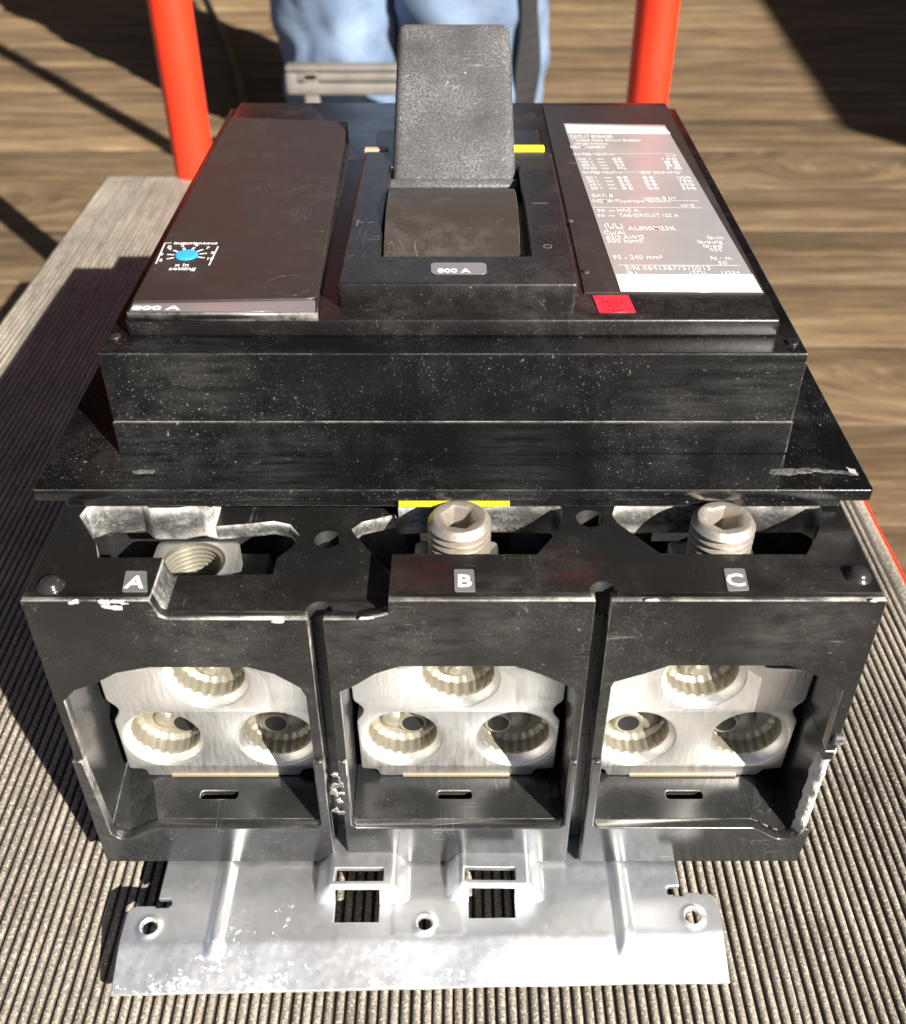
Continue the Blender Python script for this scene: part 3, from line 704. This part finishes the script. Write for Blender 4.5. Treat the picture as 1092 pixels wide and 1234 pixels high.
# --- handle bezel, drum, toggle handle
BH = 172.0; byf = H(546, 342, BH)[1]
xl0, xl1 = H(406, 342, BH)[0], H(697, 342, BH)[0]
ow = rect(-20.2, 21.5, H(546, 308, BH)[1], 338, 0.3)
b = MB()
outl = [(xl0, byf), (xl1, byf), (xl1 + 0.4, 352), (xl0 + 0.5, 352)]
b.mesh(plate(rnd(outl, 1.2), [ow], 164.5, BH, 'z', 0.7))
# the dark frame of the well behind the handle
b.box(xl0 + 2.5, xl1 - 1.5, 356, 392, 164.5, 166.2)
bez = b.build('handle_bezel', M['cover'], brk)
b = MB(); b.mesh(plate(rnd([H(520, 331, BH), H(587, 331, BH), H(586, 317.5, BH), H(519, 317.5, BH)], 1.6), [], BH + 0.02, BH + 0.25, 'z')); bd = b.build('rating_badge', M['strip'], bez)
text('800 A', *H(527, 329.5, BH), 3.4, BH + 0.3, bd, name='badge_lettering', sx=1.05, bold=0.1)
b = MB()
seg(b, H(641, 245, BH), H(660, 245, BH), 0.5, BH + 0.03)
seg(b, H(429, 268, BH), H(438, 268, BH), 0.4, BH + 0.03); seg(b, H(443, 268, BH), H(451, 268, BH), 0.4, BH + 0.03); seg(b, H(430, 272, BH), H(432, 265, BH), 0.4, BH + 0.03)
cc = H(660, 297, BH); b.mesh(plate(circ(*cc, 1.3, 20), [circ(*cc, 1.0, 20)], BH + 0.02, BH + 0.05, 'z'))
b.build('bezel_print', M['plate_lab'], bez)['kind'] = 'stuff'
b = MB()
x0, h0 = F(617, 191, 353.5); x1, h1 = F(656, 182.5, 353.5)
b.rbox(x0, x1, 353.0, 356, BH - 3, BH + 0.9, 0.3, 1); b.build('yellow_tab', M['yellow'], brk)
b = MB(); b.rbox(F(439, 186, 353)[0], F(468, 186, 353)[0], 353.0, 356, BH - 3, BH + 0.25, 0.3, 1); b.build('beige_tab', M['beige'], brk)
# drum (part cylinder)
b = MB(); rows = []
for k in range(31):
    t = R(190 - k * 5.0)
    yy = 300 + 50 * math.cos(t); hh = 125.3 + 50 * math.sin(t)
    row = []
    for j in range(9):
        x = -19.6 + 38.6 * j / 8
        row.append((x, yy, hh))
    rows.append(row)
b.quadgrid(rows)
b.quadgrid([[r[0] for r in rows], [(-19.6, 300, 125.3)] * len(rows)]); b.quadgrid([[r[-1] for r in rows], [(19.0, 300, 125.3)] * len(rows)])
b.build('handle_drum', M['drum'], brk, auto=50)
b = MB(); b.box(-20, 21.3, 262, 345, 118, 119); b.box(21.52, 22.5, 262, 345, 119, 166); b.box(-21.2, -20.22, 262, 345, 119, 166); b.build('handle_well', M['dark'], brk)
# toggle handle
t = bmesh.new(); bmesh.ops.create_cube(t, size=1)
base_p = Vector((0.3, 331, 168.5)); U = Vector((0, 49, 37)).normalized(); NN = Vector((0, -37, 49)).normalized()
LEN, THK = 63.0, 19.0
for v in t.verts:
    u = v.co.z + 0.5; w = (40.6 * (1 - u) + 38.2 * u) * v.co.x; d = v.co.y - 0.5     # d 0 front .. -1 back
    p = base_p + U * (u * LEN) + Vector((w, 0, 0)) + NN * (-(v.co.y + 0.5) * THK * (1 - 0.12 * u))
    v.co = to_world(p)
bmesh.ops.bevel(t, geom=t.edges[:], offset=0.0030, segments=4, profile=0.5, affect='EDGES')
b = MB(); b.add(t)
t = bmesh.new(); bmesh.ops.create_cube(t, size=1)
for v in t.verts:
    p = base_p + U * (-1.5 + (v.co.z + 0.5) * 3.2) + Vector((42.0 * v.co.x, 0, 0)) + NN * (0.7 - (v.co.y + 0.5) * 20)
    v.co = to_world(p)
bmesh.ops.bevel(t, geom=t.edges[:], offset=0.0006, segments=2, profile=0.5, affect='EDGES'); b.add(t)
b.build('toggle_handle', M['handle'], brk, auto=40)

# --- rating label
RH = 165.75
q = [H(748, 352, RH), H(919, 352.5, RH), H(801, 151, RH), H(679, 149, RH)]
b = MB(); b.mesh(plate(q, [], RH - 0.04, RH + 0.12, 'z')); lab = b.build('rating_label', M['label'], brk)
PT = RH + 0.16
b = MB(); b.mesh(plate([q[0], q[1], H(907, 331, RH), H(742, 331, RH)], [], PT - 0.03, PT + 0.02, 'z')); b.build('white_band', M['labelwhite'], lab); b = MB(); b.mesh(plate([H(684, 161, RH), H(808, 161.5, RH), H(801, 154, RH), H(681, 150.5, RH)], [], PT - 0.03, PT + 0.02, 'z'))
b.build('white_band', M['labelwhite'], lab)
b = MB()
lx0 = q[0][0]; lx1 = min(q[1][0], q[2][0]); w_ = lx1 - lx0
def T(s, px, py, hpx, wpx, align='LEFT'):
    # px,py: left (or right) end of the base line; hpx, wpx: cap height and length seen in the photograph
    x, y = H(px, py, PT); size = (H(px, py - hpx, PT)[1] - y) / 0.73
    x2 = H(px + wpx, py, PT)[0]
    me = text(s, 0, 0, size, 0, None, bold=0.01)
    xsv = [v.co.x for v in me.vertices]; w = (max(xsv) - min(xsv)) or 1e-6
    k = (x2 - x) * 0.001 / w; x0 = x if align == 'LEFT' else x - (x2 - x)
    me.transform(Matrix.Translation((x0 * 0.001, y * 0.001, PT * 0.001)) @ Matrix.Diagonal((k, 1, 1, 1)) @ Matrix.Translation((-min(xsv), 0, 0)))
    b.mesh(me)
T('CIRCUIT BREAKER', 687, 166, 3.5, 52)
T('Molded Case Circuit Breaker', 690, 170, 2.6, 83); T('Interruptor Automatico', 692, 174, 2.6, 40); T('Disjoncteur', 692, 178, 2.4, 30)
T('No. MHL36800', 688, 178.5, 3.0, 42)
T('RATED VOLT. ~', 693, 187, 2.8, 46); T('Icu kA', 803, 188, 2.4, 12)
for k, (a, c, d) in enumerate((('240 V', '65', '100'), ('480 V', '50', '65'), ('600 V', '25', '25'), ('50/60', 'Hz', '18'))):
    yy = 192.5 + k * 3.7; xo = 697 + k * 2.1
    T(a, xo, yy, 2.5, 16); T('~', xo + 22, yy, 2.5, 9); T(c, xo + 41, yy, 2.5, 11); T(d, xo + 101, yy, 2.5, 18)
T('RATED VOLT. ~', 703, 209, 2.8, 46); T('IEC 60947-2', 771, 209, 2.8, 48)
for k, (a, c, d, e) in enumerate((('220 V', '65', '65', '100%'), ('380 V', '50', '50', '75%'), ('440 V', '50', '38', '50%'), ('525 V', '35', '20', '50%'))):
    yy = 215 + k * 4.3; xo = 706 + k * 2.2
    T(a, xo, yy, 2.8, 14); T('~', xo + 22, yy, 2.6, 9); T(c, xo + 37, yy, 2.8, 14); T(d, xo + 68, yy, 2.8, 14); T(e, xo + 110, yy, 2.8, 17)
T('CAT. B', 713, 237, 3.2, 26); T('Uimp 8 kV', 775, 240, 3.2, 41); T('NEMA Type/tipo CA/AN', 715, 243.5, 3.4, 92); T('40°C', 820, 249, 2.8, 17)
for k, s in enumerate(('HRC A', 'TAB/CIRCUIT 125 A')):
    T('~', 734, 255 + k * 6, 2.6, 7); T('50', 720, 255 + k * 6, 3, 9); T(s, 744 + k * 2, 255 + k * 6, 3.6, 26 + k * 46)
T('(UL)', 729, 275, 6.5, 22); T('AL800M23K', 757, 277, 4.4, 58)
T('Cu/Al', 728, 282, 4.2, 25); T('#3/0 AWG', 730, 287.5, 4.4, 46); T('500 kcmil', 732, 292, 4.2, 43)
T('lb-in', 872, 288, 4, 19, 'RIGHT'); T('lb-pulg', 871, 293, 4, 30, 'RIGHT'); T('lb-po', 871, 298, 4, 23, 'RIGHT'); T('450', 871, 302.5, 4, 16, 'RIGHT')
T('95 - 240 mm²', 739, 312, 4.8, 60); T('N · m', 882, 313, 4.4, 25, 'RIGHT'); T('50', 877, 318.5, 4, 11, 'RIGHT')
T('S/N 06413677370013', 754, 325, 5, 103); T('B1', 757, 331, 4, 11); T('(SD)', 832, 331.5, 5.5, 20); T('17234', 892, 330, 3.4, 22, 'RIGHT')
for (p, q_) in (((744, 319.5), (892, 320)), ((715, 250), (846, 250.5)), ((712, 242), (842, 242)), ((705, 208), (822, 207)), ((690, 186), (812, 185))):
    seg(b, H(*p, PT), H(*q_, PT), 0.35, PT + 0.03)
b.build('label_print', M['print'], lab)
b = MB(); b.mesh(plate([H(722, 378, 165), H(766, 377, 165), H(757, 357, 165), H(714, 357.5, 165)], [], 165.03, 165.35, 'z')); rs = b.build('red_sticker', M['redstick'], brk)
b = MB()
for k, s in enumerate(('PUSH', 'TO', 'TRIP')): b.mesh(text(s, *H(738 + k * 2, 366 + k * 5, 165.35), 2.3, 165.42, None, align='CENTER'))
b.build('sticker_lettering', flat('dark_red_print', (0.35, 0.008, 0.02), 0.4), rs)

# --- zinc mounting plate: one pressed sheet on a fine grid
PHT = 11.0
cFL, cFR = H(133, 1200, 6.5), H(880, 1184, 6.5)
def front_y(x): return cFL[1] + (cFR[1] - cFL[1]) * (x - cFL[0]) / (cFR[0] - cFL[0])
xl_lo, xr_lo = cFL[0], cFR[0]
xl_up, xr_up = H(200, 1050, PHT)[0], H(815, 1050, PHT)[0]
yNL, yNR = H(170, 1092, PHT)[1], H(850, 1077, PHT)[1]
ribs = [H(266, 1100, PHT)[0], H(750, 1100, PHT)[0]]
rib_y0 = H(266, 1150, PHT)[1]
BRH = 6.2
br = []
for (a, b_, s0, s1, o0, o1) in ((386, 484, (403, 1062.5), (463, 1046), (402, 1112), (458, 1084)), (545, 648, (560, 1060), (621, 1044.5), (565, 1107), (620, 1081))):
    x0 = H(a, 1080, PHT + 3)[0] - 0.4; x1 = H(b_, 1080, PHT + 3)[0] + 0.4; y0 = H(546, o1[1] + 3, PHT)[1]
    sa = H(*s0, PHT + BRH); sb = H(*s1, PHT + BRH); oa = H(*o0, PHT); ob = H(*o1, PHT)
    br.append((x0, x1, y0, (sa[0], sb[0], sa[1], sb[1]), (oa[0], ob[0], oa[1], ob[1])))
holes = [(*H(180, 1117, PHT), 2.6), (*H(512, 1113, PHT), 2.4), (*H(835, 1104, PHT), 2.6)]
def sst(a, b_, x): t = max(0, min(1, (x - a) / (b_ - a))); return t * t * (3 - 2 * t)
def zh(x, y):
    h = PHT; fy = front_y(x); d = y - fy
    e_ = 13.0 - d; h -= 0.33 * (e_ + math.sqrt(e_ * e_ + 0.8)) / 2
    for rx in ribs:
        lean = (y - rib_y0) * 0.06 * (1 if rx > 0 else -1)
        e = abs(x - rx - 0 * lean); k = sst(rib_y0 - 1.0, rib_y0 + 3.5, y)
        h += 1.5 * k * max(0, 1 - (e / 2.6) ** 2) ** 1.0 if e < 2.6 else 0
    for (x0, x1, y0, s, o_) in br:
        k = sst(x0 - 2.0, x0 + 3.5, x) * (1 - sst(x1 - 3.5, x1 + 2.0, x))
        h += BRH * k * sst(y0 - 0.8, y0 + 1.6, y)
    for (hx, hy, r) in holes:
        dd = math.hypot(x - hx, y - hy)
        if dd < r + 1.6: h += 0.6 * (1 - sst(r, r + 1.6, dd))
    cx_ = H(512, 1113, PHT)[0]
    h += 0.25 * (1 - sst(10.0, 10.6, abs(x - cx_ - 1.0))) * sst(0, 1, y - H(546, 1128, PHT)[1])
    h += 0.85 * noise.noise((x * 0.035, y * 0.05, 3.1)) + 0.16 * noise.noise((x * 0.1, y * 0.12, 8.1)) + 0.05 * noise.noise((x * 0.4, y * 0.4, 1.7))
    return h
bm = bmesh.new(); ST = 0.6
YB = 206.0
nx = int((xr_lo - xl_lo) / ST) + 1; nyy = int((YB - (min(cFL[1], cFR[1]))) / ST) + 1
grid = []
for j in range(nyy + 1):
    row = []
    for i_ in range(nx + 1):
        x = xl_lo + (xr_lo - xl_lo) * i_ / nx; fy = front_y(x); y = fy + (YB - fy) * j / nyy
        row.append((x, y))
    grid.append(row)
rc = 3.0
def inside(x, y):
    up = y > (yNL if x < 0 else yNR)
    if up and (x < xl_up or x > xr_up): return False
    # rounded ears and the half-round relief notches
    for xc, yn, s in ((xl_lo, yNL, -1), (xr_lo, yNR, 1)):
        cx_, cy_ = xc - s * rc, yn - rc
        if (x - cx_) * s > 0 and y > cy_ and math.hypot(x - cx_, y - cy_) > rc: return False
    for xc, yn, s in ((xl_up, yNL, -1), (xr_up, yNR, 1)):
        if abs(y - yn - 0.9) < 1.7 - 0.35 * max(0, -s * (x - xc) - 2) and -s * (x - xc) < 4.0 and -s * (x - xc) > -0.5: return False
    for (hx, hy, r) in holes:
        if math.hypot(x - hx, y - hy) < r: return False
    for (x0, x1, y0, s, o_) in br:
        for (a, b_, c, d) in (s, o_):
            if a < x < b_ and c < y < d: return False
    return True
vmap = {}
def gv(j, i_):
    k = (j, i_)
    if k not in vmap:
        x, y = grid[j][i_]; vmap[k] = bm.verts.new((x, y, 0))
    return vmap[k]
for j in range(nyy):
    for i_ in range(nx):
        c = [(j, i_), (j, i_ + 1), (j + 1, i_ + 1), (j + 1, i_)]
        mx_ = sum(grid[a][q][0] for a, q in c) / 4; my_ = sum(grid[a][q][1] for a, q in c) / 4
        if inside(mx_, my_): bm.faces.new([gv(*k) for k in c])
bm.verts.ensure_lookup_table()
for v in bm.verts:                   # pull the ragged cell borders onto the true outline
    if not v.is_boundary: continue
    x, y = v.co.x, v.co.y
    for (hx, hy, r) in holes:
        d = math.hypot(x - hx, y - hy)
        if d < r + 1.2: v.co.x = hx + (x - hx) * r / d; v.co.y = hy + (y - hy) * r / d
    for (x0, x1, y0, s, o_) in br:
        for (a, b_, c, d) in (s, o_):
            if a - .7 < x < b_ + .7 and c - .7 < y < d + .7:
                if min(abs(x - a), abs(x - b_)) < 0.65: v.co.x = a if abs(x - a) < abs(x - b_) else b_
                if min(abs(y - c), abs(y - d)) < 0.65: v.co.y = c if abs(y - c) < abs(y - d) else d
    for xc, yn, s in ((xl_lo, yNL, -1), (xr_lo, yNR, 1)):
        cx_, cy_ = xc - s * rc, yn - rc
        if (x - cx_) * s > 0 and y > cy_:
            d = math.hypot(x - cx_, y - cy_)
            if d > rc - 1: v.co.x = cx_ + (x - cx_) * rc / d; v.co.y = cy_ + (y - cy_) * rc / d
    for xx in (xl_up, xr_up):
        if abs(x - xx) < 0.65 and y > min(yNL, yNR) + 3: v.co.x = xx
for v in bm.verts: v.co = to_world((v.co.x, v.co.y, zh(v.co.x, v.co.y)))
me = bpy.data.meshes.new('mounting_plate'); bm.to_mesh(me); bm.free()
o = bpy.data.objects.new('s', me); COL.objects.link(o); md = o.modifiers.new('s', 'SOLIDIFY'); md.thickness = 0.0016; md.offset = -1
dg = bpy.context.evaluated_depsgraph_get(); dg.update(); me2 = bpy.data.meshes.new_from_object(o.evaluated_get(dg)); bpy.data.objects.remove(o)
zp = link('mounting_plate', me2, M['zinc'], brk, smooth=True); me2.set_sharp_from_angle(angle=R(50))
b = MB(); b.box(-88, 88, 206, 430, 0.3, BOT + 4); b.build('rear_tray', M['zinc'], brk)

# ================================================================ CART
cart = thing('platform_cart', 'red platform cart with worn ribbed rubber mat under the breaker', 'cart', (-0.04, 0.4, 0.0))
b = MB(); b.rbox(-268, 194.5, 2, 797, -42, -3.2, 2.0, 2); b.build('deck', M['red'], cart)
X0, X1, Y0, Y1 = -270.0, 190.0, 0.0, 799.0; PITCHR = 3.07
ys = [Y0 + (Y1 - Y0) * k / 60 for k in range(61)]
prof = []; x = X0 + 3
nr = int((X1 - X0 - 6) / PITCHR)
for r_ in range(nr):
    xo = X0 + 3 + r_ * PITCHR; wv = random.uniform(-0.12, 0.12); hv = random.uniform(-0.12, 0.0)
    for (dx, dh) in ((0.0, -1.35), (0.22, -1.35), (0.42, -0.72), (0.8, -0.26), (1.25, -0.05), (1.6, 0.0), (1.95, -0.05), (2.4, -0.26), (2.78, -0.72), (2.95, -1.35)):
        prof.append((xo + dx + wv * (0 if dh < -1 else 1), dh + (hv if dh > -1 else 0), r_))
prof = [(X0, -3.2, -1), (X0, -0.3, -1), (X0 + 2.4, -0.1, -1), (X0 + 2.9, -0.4, -1)] + prof + [(X1 - 2.2, -0.1, nr), (X1, -0.1, nr), (X1, -3.2, nr)]
rows = []
for y_ in ys:
    rows.append([(px_ + 0.35 * noise.noise((r_ * 0.15, y_ * 0.012, 0)), y_, dh + (0.13 * noise.noise((r_ * 0.7, y_ * 0.05, 5)) if dh > -1 else 0)) for (px_, dh, r_) in prof])
b = MB(); b.quadgrid(rows); me = bpy.data.meshes.new('rubber_mat'); bmesh.ops.recalc_face_normals(b.bm, faces=b.bm.faces[:]); b.bm.to_mesh(me); b.bm.free()
om = bpy.data.objects.new('rubber_mat', me); COL.objects.link(om); om.parent = cart
om.location = Vector((0, 0, MAT_Z)) - cart.location; me.transform(Matrix.Translation((0, 0, -MAT_Z))); me.materials.append(M['rubber'])
me.transform(Matrix.Identity(4))
for p in me.polygons: p.use_smooth = True
if sum(p.normal.z for p in me.polygons) < 0: me.flip_normals()
for xp in (-202.0, 146.0):
    b = MB(); b.tube([(xp, 806, -60), (xp, 806, 960)], 15.5, 28); b.build('post', M['red'], cart, auto=40)
b = MB(); b.tube([(-217, 806, 960), (-202, 806, 975), (-150, 806, 986), (94, 806, 986), (146, 806, 975), (161, 806, 960)], 15.5, 20); b.build('push_bar', M['red'], cart, auto=50)
for (xp, yp) in ((-225, 70), (150, 70), (-225, 730), (150, 730)):
    b = MB(); rows = []
    for (r_, a_) in ((22, -15), (55, -15), (60, -10), (60, 10), (55, 15), (22, 15)):
        rows.append([(xp + a_, yp + r_ * math.cos(2 * math.pi * k / 32), FZ + 60 + r_ * math.sin(2 * math.pi * k / 32)) for k in range(32)])
    b.quadgrid(rows, close_u=True, close_v=True); w = b.build('wheel', M['wheel'], cart, auto=40)
    b = MB(); b.box(xp - 26, xp - 19, yp - 22, yp + 22, FZ + 55, -42); b.box(xp + 19, xp + 26, yp - 22, yp + 22, FZ + 55, -42); b.tube([(xp - 26, yp, FZ + 60), (xp + 26, yp, FZ + 60)], 9, 12); b.build('caster_fork', M['zinc'], cart)

# ================================================================ BACKGROUND
# black cord on the boards
pts = []
for k in range(40):
    t = k / 39; px = 296 - 62 * t + 5 * math.sin(t * 5); py = 135 - 190 * t
    x, y = H(px, py, FZ + 6); pts.append((x, y, FZ + 5.5))
b = MB(); b.tube(pts, 5.0, 10); cd = b.build('power_cord', M['cord'], None, smooth=True)
cd['label'] = 'thin black cord lying on the wooden boards behind the left red post'; cd['category'] = 'cord'

# grey step with a ridged edge in front of the shins
st = thing('step_stool', 'grey ridged bar in front of the blue jeans, left of the breaker handle', 'step', (-0.11, 1.34, 0.0))
SY = 1330.0; xa, ht = F(342, 72, SY); xb, hb_ = F(342, 116, SY)
xb2 = 2.0
b = MB(); hgt = ht - hb_
b.rbox(xa, xb2, SY, SY + 22, hb_ + hgt * 0.66, ht - 8, 3, 2)
b.rbox(xa + 8, xb2 - 8, SY + 3, SY + 20, hb_ + hgt * 0.36, hb_ + hgt * 0.64, 3.5, 3)
b.rbox(xa + 8, xb2 - 8, SY + 1, SY + 20, hb_, hb_ + hgt * 0.33, 3.5, 3)
b.rbox(xa, xa + 13, SY - 2, SY + 24, hb_ + 2, hb_ + hgt * 0.64, 3, 2)
b.build('tread', M['stoolgrey'], st, auto=40)
for (lx, ly) in ((xa + 30, SY + 12), (xb2 - 14, SY + 12)):
    b = MB(); b.rbox(lx - 9, lx + 9, ly - 9, ly + 9, FZ, hb_ + hgt * 0.66, 2, 2); b.build('leg', M['stoolgrey'], st)

# person standing behind the cart
per = thing('person', 'person in light blue jeans standing behind the cart, only the legs in view', 'person', (-0.06, 1.5, 0.0))
def ellipse_loft(mb, secs, n=36, fold=0.0, seed=0):
    rows = []
    for (x, y, z, rx, ry) in secs:
        row = []
        for k in range(n):
            t = 2 * math.pi * k / n; d = Vector((math.cos(t), math.sin(t), 0))
            f = fold * (0.9 * noise.noise((d.x * 1.3 + seed, d.y * 1.3, z * 0.012)) + 0.9 * (0.35 - abs(noise.noise((d.x * 1.7 + seed, d.y * 1.7 + 3, z * 0.022 + d.x * 0.9)))))
            row.append((x + d.x * (rx + f), y + d.y * (ry + f), z + FZ))
        rows.append(row)
    vs = mb.quadgrid(rows, close_u=True); mb.cap(vs[0]); mb.cap(vs[-1], True)
def interp(keys, n):
    out = []
    for i_ in range(n):
        z = keys[0][2] + (keys[-1][2] - keys[0][2]) * i_ / (n - 1)
        for a, c in zip(keys, keys[1:]):
            if a[2] <= z <= c[2] + 1e-6:
                t = (z - a[2]) / (c[2] - a[2]); out.append(tuple(p + (q - p) * t for p, q in zip(a, c))); break
    return out
PY = 1500.0
legL = [(-146, PY + 10, 26, 82, 92), (-148, PY, 120, 78, 84), (-152, PY, 200, 80, 86), (-150, PY, 330, 82, 88), (-142, PY, 500, 86, 94), (-132, PY + 10, 700, 96, 104), (-118, PY + 30, 860, 104, 118), (-96, PY + 35, 960, 108, 124)]
legR = [(28, PY - 10, 26, 92, 92), (28, PY - 14, 120, 94, 86), (26, PY - 14, 200, 97, 88), (22, PY - 12, 330, 92, 90), (16, PY - 8, 500, 90, 96), (4, PY + 6, 700, 98, 106), (-12, PY + 28, 860, 104, 120), (-32, PY + 35, 960, 108, 124)]
b = MB(); ellipse_loft(b, interp(legL, 110), 64, 17, 1); ellipse_loft(b, interp(legR, 110), 64, 17, 6)
b.build('jeans', M['denim'], per, smooth=True)
b = MB(); ellipse_loft(b, interp([(-50, PY + 35, 930, 168, 112), (-50, PY + 30, 1080, 150, 105), (-50, PY + 20, 1300, 185, 118), (-50, PY + 20, 1420, 175, 100), (-50, PY + 15, 1480, 70, 70)], 30), 40, 8, 3)
for s in (-1, 1):
    arm = [(-50 + s * 205, PY + 20, 1425, 48, 52), (-50 + s * 235, PY + 10, 1150, 44, 46), (-50 + s * 245, PY - 40, 900, 36, 38)]
    ellipse_loft(b, list(reversed(interp(list(reversed(arm)), 24))), 20, 5, 4 + s)
b.build('shirt', M['shirt'], per, smooth=True)
bm = bmesh.new(); J = {}
def J_(n, p, r): v = bm.verts.new(to_world((p[0], p[1], p[2] + FZ))); J[n] = (v, r); return v
J_('pelvis', (-62, PY + 30, 930), 0.095); J_('chest', (-50, PY + 20, 1330), 0.10); J_('neck', (-50, PY + 14, 1490), 0.055); J_('head', (-50, PY, 1590), 0.078); J_('crown', (-50, PY, 1680), 0.07)
ed = [('pelvis', 'chest'), ('chest', 'neck'), ('neck', 'head'), ('head', 'crown')]
for s, n in ((-1, 'l'), (1, 'r')):
    J_('sh' + n, (-50 + s * 190, PY + 20, 1420), 0.04); J_('el' + n, (-50 + s * 235, PY + 10, 1150), 0.034); J_('wr' + n, (-50 + s * 245, PY - 45, 890), 0.024); J_('pa' + n, (-50 + s * 245, PY - 60, 820), 0.03)
    J_('kn' + n, (-50 + s * 78, PY, 500), 0.05); J_('an' + n, (-60 + s * 86, PY + 12, 90), 0.035)
    ed += [('chest', 'sh' + n), ('sh' + n, 'el' + n), ('el' + n, 'wr' + n), ('wr' + n, 'pa' + n), ('pelvis', 'kn' + n), ('kn' + n, 'an' + n)]
    for f_ in range(5):
        a_ = J_('f%s%d' % (n, f_), (-50 + s * (245 - (f_ - 1.5) * 2), PY - 60 + (f_ - 2) * 19, 775 if f_ else 815), 0.009); c_ = J_('g%s%d' % (n, f_), (-50 + s * 238, PY - 66 + (f_ - 2) * 20, (735 if f_ else 785) + abs(f_ - 2) * 5), 0.008)
        ed += [('pa' + n, 'f%s%d' % (n, f_)), ('f%s%d' % (n, f_), 'g%s%d' % (n, f_))]
for a, c in ed: bm.edges.new((J[a][0], J[c][0]))
me = bpy.data.meshes.new('body'); order = list(J.values()); bm.verts.index_update(); rad = {v.index: r for v, r in order}; bm.to_mesh(me); bm.free()
o = bpy.data.objects.new('s', me); COL.objects.link(o); md = o.modifiers.new('k', 'SKIN'); s2 = o.modifiers.new('u', 'SUBSURF'); s2.levels = 2
for i_, r in rad.items(): me.skin_vertices[0].data[i_].radius = (r, r)
me.skin_vertices[0].data[0].use_root = True
dg = bpy.context.evaluated_depsgraph_get(); dg.update(); me2 = bpy.data.meshes.new_from_object(o.evaluated_get(dg)); bpy.data.objects.remove(o)
link('body', me2, M['skin'], per, smooth=True)
for xs_ in (-146, 28):
    b = MB(); ellipse_loft(b, [(xs_, PY - 20, 1, 46, 130), (xs_, PY - 20, 20, 50, 136), (xs_, PY - 14, 45, 48, 124), (xs_, PY + 10, 75, 44, 84), (xs_, PY + 20, 110, 42, 58)], 28); b.build('shoe', M['shoe'], per, smooth=True)
# narrow black strip along the outer leg
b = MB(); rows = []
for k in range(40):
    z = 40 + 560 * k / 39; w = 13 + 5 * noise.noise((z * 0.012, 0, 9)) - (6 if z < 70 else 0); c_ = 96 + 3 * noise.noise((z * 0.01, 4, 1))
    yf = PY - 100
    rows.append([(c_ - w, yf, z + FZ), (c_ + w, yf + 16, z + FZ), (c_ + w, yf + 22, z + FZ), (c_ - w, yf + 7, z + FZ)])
vs = b.quadgrid(rows, close_u=True); b.cap(vs[0]); b.cap(vs[-1], True); b.build('leg_strip', M['black_strip'], per)
